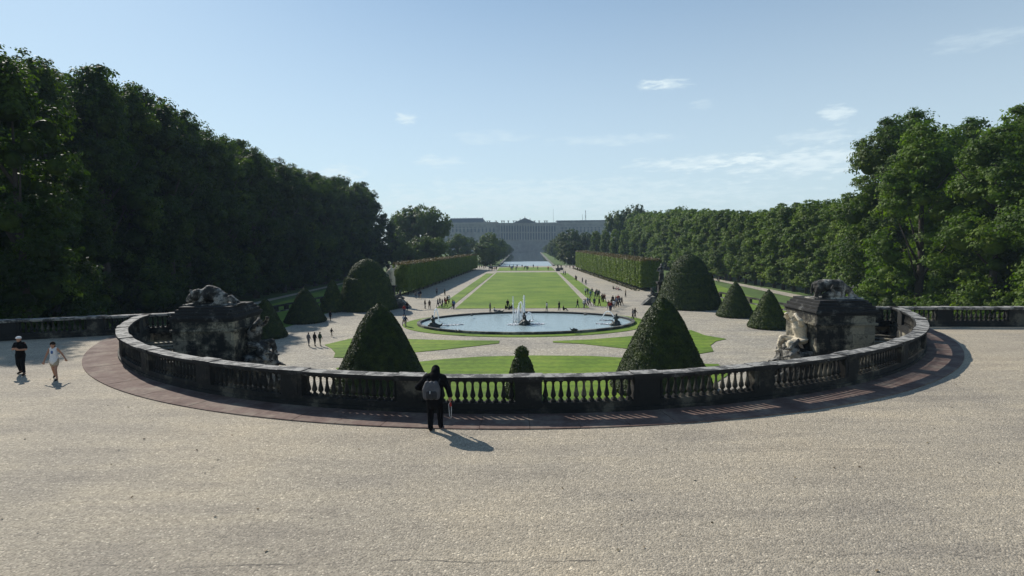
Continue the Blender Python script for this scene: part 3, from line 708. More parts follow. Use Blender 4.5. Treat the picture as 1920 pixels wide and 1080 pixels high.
def tree(seed, h, rx, ry, mat, n=14000, size=0.42, z_low=0.06, top=0.5, lobes=46, name='tree', core=0.52, shape='tall', trunk=True):
    """one tree at the origin: an Empty with crown and trunk"""
    rng = np.random.default_rng(seed); r = random.Random(seed)
    e = empty(name)
    L_ = []
    for i in range(lobes):
        t_ = (i + r.random())/lobes                       # 0 bottom .. 1 top
        if shape == 'tall': prof = min(1.0, (t_/0.10)**0.5*1.0) * (1 - max(0, t_-top)/(1-top))**0.55 if t_ < 1 else 0
        elif shape == 'round': prof = math.sqrt(max(0.02, 1-(2*t_-1)**2))
        else: prof = 1 - 0.35*max(0, t_-0.5)*2
        a = r.uniform(0, 2*PI); q = r.uniform(0.35, 0.86) if r.random() < 0.85 else r.uniform(0, 0.3)
        lr = r.uniform(0.24, 0.42)*min(rx, ry)*(0.75 + 0.3*prof)
        z = (z_low + (0.97 - z_low)*t_)*h - (lr*0.6 if t_ > 0.85 else 0)
        L_.append((rx*prof*q*math.cos(a), ry*prof*q*math.sin(a), max(z, lr*0.5), lr))
    Lc = np.array([l[:3] for l in L_]); Lr = np.array([l[3] for l in L_])
    w = Lr**2
    # leafy sprays sit on each bough mass; every spray is a small flattened tuft of leaves
    ns_ = max(len(L_), n//30); si = rng.choice(len(L_), ns_, p=w/w.sum())
    sd = rng.normal(0, 1, (ns_, 3)); sd /= np.linalg.norm(sd, axis=1)[:, None]
    ax_ = Lc[si].copy(); ax_[:, 2] = 0; ln_ = np.linalg.norm(ax_, axis=1)[:, None]+1e-6
    sd += 0.75*ax_/ln_*(ln_ > 0.2*rx); sd[:, 2] = np.where(sd[:, 2] < -0.3, -sd[:, 2], sd[:, 2]); sd /= np.linalg.norm(sd, axis=1)[:, None]
    sp_ = Lc[si] + sd*(Lr[si]*rng.uniform(0.72, 1.25, ns_))[:, None]
    sr_ = rng.uniform(0.5, 1.25, ns_)*0.12*min(rx, ry)
    idx = rng.integers(0, ns_, n)
    d = rng.normal(0, 1, (n, 3)); d /= np.linalg.norm(d, axis=1)[:, None]
    Pos = sp_[idx] + d*(sr_[idx]*rng.uniform(0.3, 1.15, n))[:, None]*np.array([1.15, 1.15, 0.62])
    Pos[:, 2] = np.maximum(Pos[:, 2], 0.25)
    d = 0.55*d + 0.8*sd[idx] + np.array([0, 0, 0.35])
    V = leaf_quads(Pos, d, size, rng, 0.45)
    sp = [((l[0], l[1], l[2]), l[3]*core, (1, 1, 0.85)) for l in L_]
    cv, cf = core_spheres(sp, 7, 5)
    quads_obj('crown', V, [mat], e, (cv, cf))
    if trunk:
        m = MB(); tr = 0.022*h*0.8
        pts = [(0, 0, -0.3), (0.1, 0, h*0.12), (-0.1, 0.15, h*0.3), (0.2, 0, h*0.55), (0, 0.1, h*0.8)]
        m.tube(pts, [tr*1.35, tr, tr*0.85, tr*0.55, tr*0.15], 8)
        for k in range(7):
            a = r.uniform(0, 6.28); zz = h*r.uniform(0.2, 0.62); q = r.uniform(0.5, 0.85)
            m.tube([(0, 0, zz), (rx*q*0.5*math.cos(a), ry*q*0.5*math.sin(a), zz+h*0.09), (rx*q*math.cos(a), ry*q*math.sin(a), zz+h*0.2)], [tr*0.42, tr*0.25, tr*0.07], 6)
        m.obj('trunk', M['bark'], e, True)
    return e

def cone_surface(prof, n, rng, bumpy, wob=None):
    """random points on a lathe profile [(r,z)...]"""
    pr = np.array(prof); seg = np.hypot(np.diff(pr[:, 0]), np.diff(pr[:, 1])); area = seg*(pr[:-1, 0]+pr[1:, 0])/2 + 1e-6
    i = rng.choice(len(seg), n, p=area/area.sum()); u = rng.random(n)
    rad = pr[i, 0]+(pr[i+1, 0]-pr[i, 0])*u; z = pr[i, 1]+(pr[i+1, 1]-pr[i, 1])*u
    a = rng.uniform(0, 2*PI, n)
    dr = pr[i+1, 0]-pr[i, 0]; dz = pr[i+1, 1]-pr[i, 1]; ln = np.hypot(dr, dz)+1e-9
    nr, nz = dz/ln, -dr/ln
    wv = 1 + bumpy*(0.5*np.sin(a*5+z*1.7)+0.5*np.cos(a*9-z*2.9)+0.4*np.sin(a*17+z*5.1))
    lum = rng.normal(0, bumpy*0.35, n)
    rad = rad*wv + lum
    N = np.stack([nr*np.cos(a), nr*np.sin(a), nz], 1)
    return np.stack([rad*np.cos(a), rad*np.sin(a), z + lum*0.3], 1), N
def topiary(loc, prof, n, size, label, bumpy=0.012, group='clipped yew cones in the garden', mat='yew', extra=None):
    e = empty('topiary', (loc[0], loc[1], G)); tag(e, label, 'topiary', group)
    rng = np.random.default_rng(int(abs(loc[0]*7+loc[1]*3)))
    p, N = cone_surface(prof, n, rng, bumpy)
    V = leaf_quads(p, N, size, rng, 0.45, 0.75)
    m = MB(); m.lathe([(max(0.01, r-size*0.35), z) for r, z in prof], seg=40)
    quads_obj('foliage', V, [M[mat]], e, (np.array(m.v), m.f))
    if extra:
        p, N = cone_surface(extra, n//6, rng, bumpy*4); V = leaf_quads(p, N, size, rng, 0.6, 0.75)
        m = MB(); m.lathe([(max(0.01, r-size*0.5), z) for r, z in extra], seg=24)
        quads_obj('topknot', V, [M[mat]], e, (np.array(m.v), m.f))
    m = MB(); m.tube([(0, 0, -0.2), (0, 0, 0.4)], [0.22, 0.2], 8); m.obj('trunk', M['bark'], e)
    return e
def conep(R, h, pw=0.72, base=0.12, nn=18, tipr=0.0):
    pr = [(0.02, 0.05), (R*0.93, 0.06), (R, base+0.15)]
    for i in range(1, nn+1):
        t_ = i/nn; rr_ = R*(1-t_**1.55)**0.80 if t_ < 1 else 0.0
        pr.append((max(rr_, 0.02), base+0.15+(h-base-0.15)*t_))
    return pr
def bullet(R, h, nn=18, k=0.9):
    """straight-flanked cone with a rounded tip"""
    pr = [(0.02, 0.04), (R*0.95, 0.05), (R, 0.3)]
    for i in range(1, nn+1):
        t_ = i/nn; lin = 1 - t_*k; cap = math.sqrt(max(0, 1-max(0, (t_-0.72)/0.28)**2.3))
        pr.append((max(R*lin*cap, 0.02), 0.3+(h-0.3)*t_))
    return pr

def cone_at(pxc, pyb, pl, pr_, ptop, label, n, size, **k):
    x, y = P(pxc, pyb, G); y += 0; R = (pr_-pl)/2*y/FPX
    h = ZAT(pxc, ptop, y) - G
    return topiary((x*(y + R*0.9)/y, y + R*0.9), bullet(R*(y+R*0.9)/y, h*1.0 + 0.0, k=0.86), n, size, label, **k)
# two big shaggy cones close behind the balustrade, and the small topknot one between them
topiary((-11.2, 47.5), bullet(4.3, ZAT(706, 568, 47.5)-G, k=0.82), 30000, 0.16, 'large shaggy dark yew cone left of the round-topped small one, behind the balustrade', 0.014)
topiary((XAT(1243, 48), 48), bullet(4.35, ZAT(1245, 557, 48)-G, k=0.82), 30000, 0.16, 'large shaggy yew cone right of centre, lit on its left side, behind the balustrade', 0.014)
hc_ = ZAT(977, 668, 46)-G
topiary((XAT(977, 46), 46), bullet(1.55, hc_+0.3, k=0.66), 7000, 0.15, 'small reddish-brown yew cone with a round topknot in the middle of the front lawn', 0.03, extra=[(0.02, hc_-0.3), (0.42, hc_-0.1), (0.52, hc_+0.2), (0.44, hc_+0.55), (0.2, hc_+0.78), (0.02, hc_+0.85)], mat='yew')
cone_at(573, 608, 535, 612, 541, 'smooth clipped yew cone standing alone left of the gravel, second from the left pedestal', 9000, 0.22)
cone_at(500, 638, 462, 538, 562, 'smooth clipped yew cone partly hidden by the left pedestal', 9000, 0.22)
cone_at(625, 586, 600, 652, 525, 'smooth clipped yew cone touching the left two-tier mound', 8000, 0.24)
cone_at(1378, 597, 1344, 1412, 530, 'smooth clipped yew cone just right of the right two-tier mound', 9000, 0.22)
cone_at(1440, 619, 1404, 1478, 546, 'smooth clipped yew cone beside the right pedestal', 9000, 0.22)
x_, y_ = 39.5, 66.0
topiary((XAT(1666, y_), y_), bullet(3.0, ZAT(1666, 556, y_)-G, k=0.86), 7000, 0.22, 'clipped yew cone with only its tip above the right balustrade')
def two_tier(pxc, pyb, pl, pr_, pstep, sl, sr, ptop, label):
    x, y = P(pxc, pyb, G); R = (pr_-pl)/2*y/FPX; y2 = y + R*0.9; k = y2/FPX
    R = (pr_-pl)/2*k; h = ZAT(pxc, ptop, y2)-G; hs = ZAT(pxc, pstep, y2)-G; Rs = (sr-sl)/2*k
    pr = [(0.02, 0.04), (R*0.97, 0.05), (R, 0.3)]
    for i in range(1, 11):
        t_ = i/10; pr.append((R + (Rs*1.17-R)*(t_**0.85), 0.3+(hs-0.3)*t_))
    pr += [(Rs*1.04, hs+0.15), (Rs*1.0, hs+0.05)]
    for i in range(1, 13):
        t_ = i/12; pr.append((max(0.02, Rs*(1-t_**1.8)**0.62), hs+0.05+(h-hs)*t_))
    topiary((x*y2/y, y2), pr, 22000, 0.26, label, 0.006, 'two-tier clipped yew mounds')
two_tier(690, 585, 633, 747, 521, 653, 722, 485, 'left two-tier clipped yew mound with a domed top')
two_tier(1290, 582, 1226, 1353, 512, 1256, 1325, 476, 'right two-tier clipped yew mound with a domed top')

# ---- hedges on stilts
def hedge(n0, n1, f0, f1, htop0, htop1, label, lift=1.1, seed=1, dens=26):
    """n0,n1: near corners (inner, outer) ; f0,f1: far corners (inner, outer)"""
    e = empty('clipped_hedge', (n0[0], n0[1], G)); tag(e, label, 'hedge', 'long clipped hedges beside the main lawn')
    rng = np.random.default_rng(seed); O = np.array([n0[0], n0[1], 0.0])
    c = [np.array([*p, 0.0]) - O for p in (n0, n1, f1, f0)]; hz = [htop0, htop0, htop1, htop1]
    Vs = []; mid = []
    def face(a, b, za, zb, z0, m_, n, inner):
        u = rng.random(n); v = rng.random(n); p = a + (b-a)*u[:, None]; top = za + (zb-za)*u; p = p.copy(); p[:, 2] = z0 + (top-z0)*v
        d = b-a; N = np.array([d[1], -d[0], 0]); N = N/np.linalg.norm(N)*(1 if inner else -1)
        s = u*np.linalg.norm(d)
        p += N*(0.14*np.sin(s*1.9)+0.10*np.sin(s*0.7+2)+rng.normal(0, 0.10, n))[:, None]
        Vs.append(leaf_quads(p, np.repeat(N[None], n, 0), 0.42, rng, 0.5, 0.7)); mid.append((p[:, 2] > top-rng.uniform(0.1, 0.5, n)).astype(int))
    Lg = np.linalg.norm(c[3]-c[0]); Wd = np.linalg.norm(c[1]-c[0]); hh = (htop0+htop1)/2
    for (i, j) in ((0, 3), (1, 2), (0, 1), (3, 2)):
        ln = np.linalg.norm(c[j]-c[i]); n = int(ln*hh*dens*(1 if (i, j) == (0, 3) or (i, j) == (0, 1) else 0.35))
        mid_c = sum(c)/4; d = c[j]-c[i]; N = np.array([d[1], -d[0], 0]); out = np.dot((c[i]+c[j])/2-mid_c, N) > 0
        face(c[i], c[j], hz[i], hz[j], lift-0.2, 0, n, out)
    n = int(Lg*Wd*20); u = rng.random(n); v = rng.random(n)
    p = (c[0]*(1-u)[:, None]+c[3]*u[:, None])*(1-v)[:, None] + (c[1]*(1-u)[:, None]+c[2]*u[:, None])*v[:, None]
    p[:, 2] = htop0+(htop1-htop0)*u + rng.normal(0, 0.16, n) + 0.12*np.sin(u*Lg*0.9); Vs.append(leaf_quads(p, np.repeat(np.array([[0, 0, 1.0]]), n, 0), 0.42, rng, 0.5)); mid.append(np.ones(n, int))
    m = MB(); cc = [tuple(q*1.0) for q in c]; ctr = sum(c)/4
    ins = [ctr + (q-ctr)*np.array([0.985, 0.998, 1]) for q in c]
    m.add([(q[0], q[1], lift) for q in ins] + [(q[0], q[1], z-0.15) for q, z in zip(ins, hz)], [(3,2,1,0),(4,5,6,7),(0,1,5,4),(1,2,6,5),(2,3,7,6),(3,0,4,7)])
    quads_obj('foliage', np.concatenate(Vs), [M['hedge_side'], M['hedge_top']], e, (np.array(m.v), m.f), np.concatenate(mid))
    nt_ = 24
    for k in range(nt_):
        for q in (0.12, 0.88):
            t_ = (k+0.4)/nt_; p = (c[0]*(1-t_)+c[3]*t_)*(1-q)+(c[1]*(1-t_)+c[2]*t_)*q
            m = MB(); m.tube([(p[0], p[1], -0.1), (p[0]+0.05, p[1], lift+0.3)], [0.15, 0.12], 6); m.obj('trunk', M['bark'], e)
    return e
hl_n = P(767, 554, G); hl_f = P(895, 505, G)
hr_n = P(1202, 545.5, G); hr_f = P(1079.7, 504, G)
zl = ZAT(742, 495, hl_n[1])-G; zlf = ZAT(895, 477, hl_f[1])-G
zr = ZAT(1200, 488, hr_n[1])-G; zrf = ZAT(1080, 471, hr_f[1])-G
hedge((hl_n[0]-0.3, hl_n[1]), (XAT(733, hl_n[1]), hl_n[1]+2), hl_f, (hl_f[0]-4.5, hl_f[1]), zl, zlf, 'long clipped hedge left of the main lawn, shaded side with a brown top', seed=1)
hedge(hr_n, (XAT(1242, hr_n[1]+1, 520), hr_n[1]+2), hr_f, (hr_f[0]+5, hr_f[1]), zr, zrf, 'long clipped hedge right of the main lawn, sunlit green side with a brown top', seed=2)
# low planting strip at the foot of the right hedge
rng = np.random.default_rng(9)
n = 2600; u = rng.random(n); px_ = hr_n[0]+(hr_f[0]-hr_n[0])*u - rng.uniform(0.2, 1.6, n); py_ = hr_n[1]+(hr_f[1]-hr_n[1])*u
p = np.stack([px_, py_, rng.uniform(0.02, 0.45, n)], 1); p[:, 2] += G
o = quads_obj('flower_border', leaf_quads(p, np.repeat(np.array([[0, -0.3, 1.0]]), n, 0), 0.45, rng, 0.6), [leaf_mat('border_leaf', (0.04, 0.06, 0.02), (0.09, 0.09, 0.04), (0.18, 0.12, 0.09), 1.5, 0.2)])
tag(o, kind='stuff')

# ---- trees
def z_at_px(px, top, X): 
    Y = X*FPX/(px-960); return Y, ZAT(px, top, Y)-G
protoN = [tree(11+i, 34, 7.5, 7.5, M['leaf_near'], 40000, 0.44, 0.03, 0.45, 62, 'broadleaf_tree') for i in range(3)]
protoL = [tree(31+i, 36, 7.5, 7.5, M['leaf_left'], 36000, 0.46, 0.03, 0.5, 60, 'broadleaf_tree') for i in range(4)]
protoA = [tree(51+i, 24, 4.6, 4.6, M['leaf_alley'], 24000, 0.42, 0.07, 0.8, 56, 'broadleaf_tree') for i in range(4)]
protoF = [tree(71+i, 15, 8.5, 8.5, M['leaf_far'], 14000, 0.7, 0.03, 0.5, 40, 'round_tree', shape='round', core=0.6) for i in range(3)]
used = set()
TREES = []
def place(protos, x, y, h, base_h, w=1.0, z=G, rot=None, key=None):
    i = key if key is not None else random.Random(int(x*13+y*7)).randrange(len(protos))
    p = protos[i % len(protos)]
    if p.name in used: o = copy_tree(p)
    else: o = p; used.add(p.name)
    r = random.Random(int(x*31+y*17)); s = h/base_h
    o.location = (x, y, z); o.scale = (s*w*r.uniform(0.92, 1.08),)*2 + (s,); o.rotation_euler = (0, 0, r.uniform(0, 6.28) if rot is None else rot)
    return o
rt = random.Random(77)
# left wall: skyline read from the photo (px, top py)
skyL = [(-160, 20), (-60, 50), (10, 78), (60, 105), (110, 140), (150, 150), (185, 122), (225, 120), (270, 165), (320, 200), (365, 195), (400, 245), (440, 268), (475, 265), (520, 295), (570, 318), (620, 332), (660, 338), (690, 342), (712, 372)]
def interp(tab, x):
    if x <= tab[0][0]: return tab[0][1]
    for (a, b), (c, d) in zip(tab, tab[1:]):
        if x <= c: return b + (d-b)*(x-a)/(c-a)
    return tab[-1][1]
rowsL = []
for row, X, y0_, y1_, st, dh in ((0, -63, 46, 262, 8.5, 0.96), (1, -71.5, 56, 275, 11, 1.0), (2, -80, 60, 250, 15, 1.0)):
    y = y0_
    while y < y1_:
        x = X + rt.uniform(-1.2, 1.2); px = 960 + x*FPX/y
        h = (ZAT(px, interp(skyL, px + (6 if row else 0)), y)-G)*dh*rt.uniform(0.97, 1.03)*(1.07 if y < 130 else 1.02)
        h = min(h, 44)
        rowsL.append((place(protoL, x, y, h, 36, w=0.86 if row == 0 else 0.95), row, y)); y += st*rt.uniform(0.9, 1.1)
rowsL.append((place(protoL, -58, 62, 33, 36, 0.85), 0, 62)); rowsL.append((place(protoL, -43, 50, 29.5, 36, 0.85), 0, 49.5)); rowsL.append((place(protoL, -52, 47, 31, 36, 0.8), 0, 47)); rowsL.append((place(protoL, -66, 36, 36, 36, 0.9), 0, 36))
rowsL.append((place(protoL, XAT(735, 262), 262, 24, 36, 1.0), 0, 262))
def ordinal(n):
    return {1: 'nearest', 2: 'second', 3: 'third', 4: 'fourth', 5: 'fifth', 6: 'sixth', 7: 'seventh', 8: 'eighth', 9: 'ninth', 10: 'tenth', 11: 'eleventh', 12: 'twelfth', 13: 'thirteenth', 14: 'fourteenth', 15: 'fifteenth', 16: 'sixteenth', 17: 'seventeenth', 18: 'eighteenth', 19: 'nineteenth', 20: 'twentieth'}.get(n, '%dth' % n)
def label_rows(rows, fmt, group):
    by = {}
    for o, r, y in rows: by.setdefault(r, []).append((y, o))
    names = ['front', 'second', 'back']
    for r, l in by.items():
        l.sort(key=lambda q: q[0])
        for k, (y, o) in enumerate(l): tag(o, fmt % (ordinal(k+1) + ' from the camera' if k else 'nearest to the camera', names[r]), 'tree', group)
label_rows(rowsL, 'tall dark tree, %s, %s row of the left tree wall', 'tall trees of the left tree wall')
# right: tall near trees
rowsR = []
skyN = [(1560, 430), (1600, 345), (1640, 232), (1680, 210), (1720, 228), (1750, 255), (1790, 232), (1850, 240), (1900, 215), (1930, 195), (2050, 170), (2300, 140)]
for (x, y, row) in ((60, 91, 0), (54.5, 76.0, 0), (56, 66, 0), (57.5, 57, 0), (60, 47, 0), (70, 101, 1), (66, 88, 1), (66, 74, 1), (68, 60, 1), (72, 47, 1), (78, 80, 2), (80, 66, 2), (80, 100, 2)):
    px = 960 + x*FPX/y; h = (ZAT(px, interp(skyN, px), y)-G)*(1.02 if row == 0 else 1.05)
    rowsR.append((place(protoN, x, y, h, 34, w=1.0 if row == 0 else 1.05), row, y))
label_rows(rowsR, 'tall sunlit tree, %s, %s row behind the right balustrade', 'tall trees behind the right balustrade')
rowsA = []
skyA = [(1130, 395), (1245, 398), (1262, 390), (1300, 392), (1350, 390), (1380, 392), (1420, 392), (1450, 382), (1500, 375), (1560, 368), (1600, 362), (1640, 350)]
for row, X, y0_, y1_, st in ((0, 70.5, 108, 330, 5.6), (1, 77.5, 112, 330, 9.0)):
    y = y0_
    while y < y1_:
        x = X + (0 if row else 0.0) + rt.uniform(-0.5, 0.5); px = 960 + x*FPX/y
        h = (ZAT(px, interp(skyA, px), y)-G)*rt.uniform(0.95, 1.02)
        rowsA.append((place(protoA, x, y, h, 24, w=0.95), row, y)); y += st*rt.uniform(0.92, 1.08)
label_rows(rowsA, 'clipped alley tree, %s, %s row of the right tree wall', 'alley trees of the right tree wall')
# undergrowth that closes the foot of the tree walls: low hedging of bushes
# mid-distance and far trees
far = []
def far_tree(pxc, top, base_py, half, lab, protos=protoF, bh=15, X=None, Y=None, wmul=1.0, hang=0.0):
    if Y is None: x, y = P(pxc, base_py, G)
    else: y = Y; x = XAT(pxc, Y, 470)
    h = ZAT(pxc, top, y) - G; w = half*y/FPX
    i = random.Random(int(pxc*3+top)).randrange(len(protos)); p = protos[i]
    o = copy_tree(p) if p.name in used else p; used.add(p.name)
    s = h/bh; o.location = (x, y, G); o.scale = (w/8.5*wmul, w/8.5*wmul, s) if bh == 15 else (w/5.2, w/5.2, s)
    o.rotation_euler = (0, 0, pxc*0.7); tag(o, lab, 'tree', 'round trees in the distance'); far.append(o); return o
far_tree(790, 388, 0, 50, 'big dark dome-shaped tree behind the left hedge', Y=300)
far_tree(752, 398, 0, 24, 'loose pale tree left of the big dark dome-shaped tree', Y=310)
far_tree(800, 444, 0, 42, 'low pale bushy tree behind the near end of the left hedge', Y=235)
far_tree(760, 456, 0, 26, 'low bushy tree at the end of the left tree wall, above the hedge', Y=225)
far_tree(858, 440, 0, 26, 'low round tree between the dark dome tree and the canal trees', Y=380)
far_tree(880, 446, 0, 22, 'low round tree left of the canal, in front of the palace wing', Y=400)
far_tree(916, 439, 0, 22, 'domed tree at the head of the left canal row', Y=370)
far_tree(912, 455, 0, 26, 'broad low tree in front of the left canal row', Y=335)
for k, (px, top, Y, hw) in enumerate(((932, 448, 420, 16), (940, 452, 480, 13), (946, 456, 560, 11), (951, 459, 660, 9), (955, 462, 770, 8))):
    far_tree(px, top, 0, hw, 'canal-side tree, %s along the left bank' % ordinal(k+2), Y=Y)
far_tree(1068, 433, 0, 27, 'domed tree at the head of the right canal row', Y=380)
far_tree(1072, 453, 0, 28, 'broad low tree in front of the right canal row', Y=335)
far_tree(1096, 438, 0, 18, 'round tree behind the head of the right canal row', Y=400)
far_tree(1120, 440, 0, 22, 'pale distant tree left of the tall dark right clump', Y=460)
for k, (px, top, Y, hw) in enumerate(((1052, 440, 430, 16), (1043, 448, 500, 13), (1036, 454, 580, 11), (1030, 458, 680, 9), (1025, 461, 790, 8))):
    far_tree(px, top, 0, hw, 'canal-side tree, %s along the right bank' % ordinal(k+2), Y=Y)
far_tree(1160, 398, 0, 26, 'left tree of the tall dark clump right of the palace', Y=345)
far_tree(1196, 387, 0, 30, 'middle and tallest tree of the dark clump right of the palace', Y=350)
far_tree(1228, 398, 0, 26, 'right tree of the tall dark clump right of the palace', Y=355)
far_tree(1272, 390, 0, 22, 'pale round tree rising behind the start of the right tree wall', Y=380)
for k, px in enumerate((1118, 1136, 1154, 1172, 1190, 1208, 1226, 1244)):
    far_tree(px, 432 - k*1.5 + (k % 2)*2, 0, 13, 'narrow clipped tree, %s from the palace side above the right hedge' % ordinal(k+1), protoA, 24, Y=330 - k*8)

# ------------------------------------------------------------------ basin and fountain
BX, BY = 0.5*(P(783, 607, G)[0]+P(1187, 602, G)[0]), 90.3
BA = (P(1187, 602, G)[0]-P(783, 607, G)[0])/2; BB = 12.4
def ell(a, b, n=96, cx=BX, cy=BY): return [(cx + a*math.cos(2*PI*k/n), cy + b*math.sin(2*PI*k/n)) for k in range(n)]
def ell_ring(m, a0, b0, a1, b1, z0, z1, n=96):
    o_, i_ = ell(a1, b1, n), ell(a0, b0, n)
    vs = [(x, y, z0) for x, y in i_]+[(x, y, z0) for x, y in o_]+[(x, y, z1) for x, y in o_]+[(x, y, z1) for x, y in i_]
    fs = []
    for k in range(n):
        j = (k+1) % n
        for q in range(4): fs.append((q*n+k, q*n+j, ((q+1) % 4)*n+j, ((q+1) % 4)*n+k))
    m.add(vs, fs)
m = MB(); ell_ring(m, BA, BB, BA+2.2, BB+1.9, G-0.05, G+0.035)
tag(m.obj('lawn_ring', M['lawn']), kind='structure')
e = empty('basin', (BX, BY, G)); tag(e, 'oval stone fountain basin with a dark wet inner wall', 'fountain')
m = MB(); ell_ring(m, BA-0.5, BB-0.5, BA, BB, G-0.05, G+0.36); rel(m, e, 'rim', M['rim'])
m = MB(); ell_ring(m, BA-0.54, BB-0.54, BA-0.502, BB-0.502, G-0.05, G+0.34); rel(m, e, 'inner_wall', M['algae'])
m = MB(); m.poly(ell(BA-0.54, BB-0.54), G+0.06); o = m.obj('basin_water', M['water'], fix=False); tag(o, kind='structure')

def jet(pts, rads, name='water_jet', label=None, loc=None):
    """spray: a column of many small drops"""
    rng = np.random.default_rng(int(abs(pts[0][0]*100+pts[-1][2]*10)))
    pts = np.array(pts, float); sg = np.linalg.norm(np.diff(pts, axis=0), axis=1); n = int(90*sg.sum()+60)
    i = rng.choice(len(sg), n, p=sg/sg.sum()); u = rng.random(n)[:, None]
    p = pts[i]+(pts[i+1]-pts[i])*u; r_ = np.array(rads)[i]+(np.array(rads)[i+1]-np.array(rads)[i])*u[:, 0]
    p += rng.normal(0, 0.5, (n, 3))*r_[:, None]
    V = leaf_quads(p, rng.normal(0, 1, (n, 3)), 0.09, rng, 1, 0.8)
    m = MB(); m.tube([tuple(q) for q in pts], [r*0.45 for r in rads], 6)
    o = quads_obj(name, V, [M['foam']], None, (np.array(m.v), m.f)); o['kind'] = 'thing'; return tag(o, label, 'water jet', 'fountain water jets')
WZ = G + 0.06
def col(px, base, top, r0, r1, lab):
    x, y = P(px, base, WZ); zt = ZAT(px, top, y)
    jet([(x, y, WZ), (x, y, (WZ+zt)/2), (x, y, zt)], [r0, (r0+r1)/2, r1], label=lab)
col(962.5, 606, 556, 0.26, 0.09, 'left thin tall water jet in the middle of the basin')
col(983, 607, 554, 0.42, 0.16, 'right thick tall water jet in the middle of the basin')
col(973, 605, 573, 0.60, 0.18, 'short broad water plume between the two tall jets')
col(967, 604, 581, 0.30, 0.15, 'low bushy water plume beside the left tall jet')
col(979, 606, 572, 0.32, 0.12, 'medium water plume just left of the thick tall jet')
def arcjet(p0, p1, h, r, lab):
    pts = [(p0[0]+(p1[0]-p0[0])*t_, p0[1]+(p1[1]-p0[1])*t_, WZ+0.4*(1-t_)+4*h*t_*(1-t_)) for t_ in np.linspace(0, 1, 9)]
    jet(pts, [r]*9, label=lab)
arcjet(P(812, 613, WZ), P(823, 603, WZ), 2.2, 0.12, 'arching water jet from the left edge figure')
arcjet(P(984, 606, WZ), P(969, 600, WZ), 3.0, 0.14, 'arching water jet falling behind the centre figure')
arcjet(P(984, 606, WZ), P(1000, 600, WZ), 1.3, 0.12, 'low arching water jet right of the centre figure')
arcjet(P(1154, 606, WZ), P(1128, 598, WZ), 1.4, 0.09, 'arching water jet from the right edge figure')
def foam(pix, lab):
    rng = np.random.default_rng(len(lab)); (x0, y0), (x1, y1), hw = pix
    n = 500; u = rng.random(n); a = P(x0, y0, WZ); b = P(x1, y1, WZ)
    p = np.stack([a[0]+(b[0]-a[0])*u, a[1]+(b[1]-a[1])*u, np.full(n, WZ+0.03)], 1); p[:, 1] += rng.normal(0, hw, n)*np.sin(u*PI)**0.5; p[:, 2] += rng.uniform(0, 0.06, n)
    o = quads_obj('foam', leaf_quads(p, np.repeat(np.array([[0, 0, 1.0]]), n, 0), 0.32, rng, 0.25), [M['foam']]); tag(o, kind='stuff')
foam(((816, 611.5), (869, 608.6), 0.16), 'a'); foam(((952, 609), (977, 608.5), 0.35), 'bb'); foam(((988, 608.5), (1021, 607.5), 0.35), 'ccc')
foam(((1118, 607), (1150, 608.5), 0.15), 'dddd'); foam(((1125, 600.5), (1148, 601), 0.10), 'eeeee'); foam(((963, 603), (1000, 602), 0.5), 'ffffff')

def small_figure(seed, kind):
    m = MB(); r = random.Random(seed)
    if kind == 'rider':      # figure astride a rock or fish
        m.chain([(-0.5, 0, 0.25, 0.3), (0, 0, 0.4, 0.38), (0.5, 0, 0.25, 0.28), (0.95, 0, 0.3, 0.14), (1.15, 0, 0.55, 0.09)])
        m.chain([(0, 0, 0.75, 0.22), (-0.08, 0, 1.15, 0.25), (-0.1, 0, 1.36, 0.1), (-0.12, 0, 1.55, 0.15)])
        m.chain([(-0.1, -0.22, 1.25, 0.09), (-0.4, -0.25, 1.05, 0.07), (-0.6, -0.1, 1.3, 0.06)]); m.chain([(-0.1, 0.22, 1.25, 0.09), (0.2, 0.3, 1.0, 0.07)])
        m.chain([(0, -0.15, 0.7, 0.14), (-0.4, -0.3, 0.6, 0.11), (-0.45, -0.35, 0.2, 0.08)]); m.chain([(0, 0.15, 0.7, 0.14), (-0.35, 0.3, 0.6, 0.11), (-0.4, 0.35, 0.2, 0.08)])
        for k in range(8): m.sphere((r.uniform(-0.7, 0.7), r.uniform(-0.4, 0.4), 0.1), 0.28, 6, 5)
    elif kind == 'fish':     # crouched sea creature
        m.chain([(-0.6, 0, 0.2, 0.26), (-0.2, 0, 0.34, 0.3), (0.25, 0, 0.28, 0.2), (0.6, 0, 0.45, 0.1), (0.78, 0.0, 0.7, 0.05)])
        m.chain([(-0.7, 0, 0.3, 0.2), (-0.98, 0, 0.22, 0.12)]); m.chain([(0.7, 0, 0.62, 0.05), (0.9, 0.2, 0.8, 0.04)]); m.chain([(0.7, 0, 0.62, 0.05), (0.85, -0.2, 0.85, 0.04)])
        m.chain([(-0.1, 0, 0.5, 0.1), (0.1, 0, 0.72, 0.04)])
    return m
figs = [('rider', 813, 614, 1.15, WZ, 'bronze fountain figure at the left end of the basin'), ('rider', 984, 609, 1.2, WZ, 'bronze fountain figure on a rock in the middle of the basin'), ('rider', 1155, 611, 1.15, WZ, 'bronze fountain figure at the right end of the basin'),
        ('fish', 860, 622.5, 0.62, G+0.42, 'small bronze sea creature on the front left basin rim'), ('fish', 1075, 620.5, 0.7, G+0.42, 'small bronze sea creature on the front right basin rim'),
        ('fish', 884, 592.5, 0.7, G+0.42, 'small bronze sea creature on the back left basin rim'), ('fish', 1099, 591, 0.6, G+0.42, 'small bronze sea creature on the back right basin rim'),
        ('fish', 937, 587.5, 1.0, G+0.42, 'winged bronze creature on the back basin rim left of the jets')]
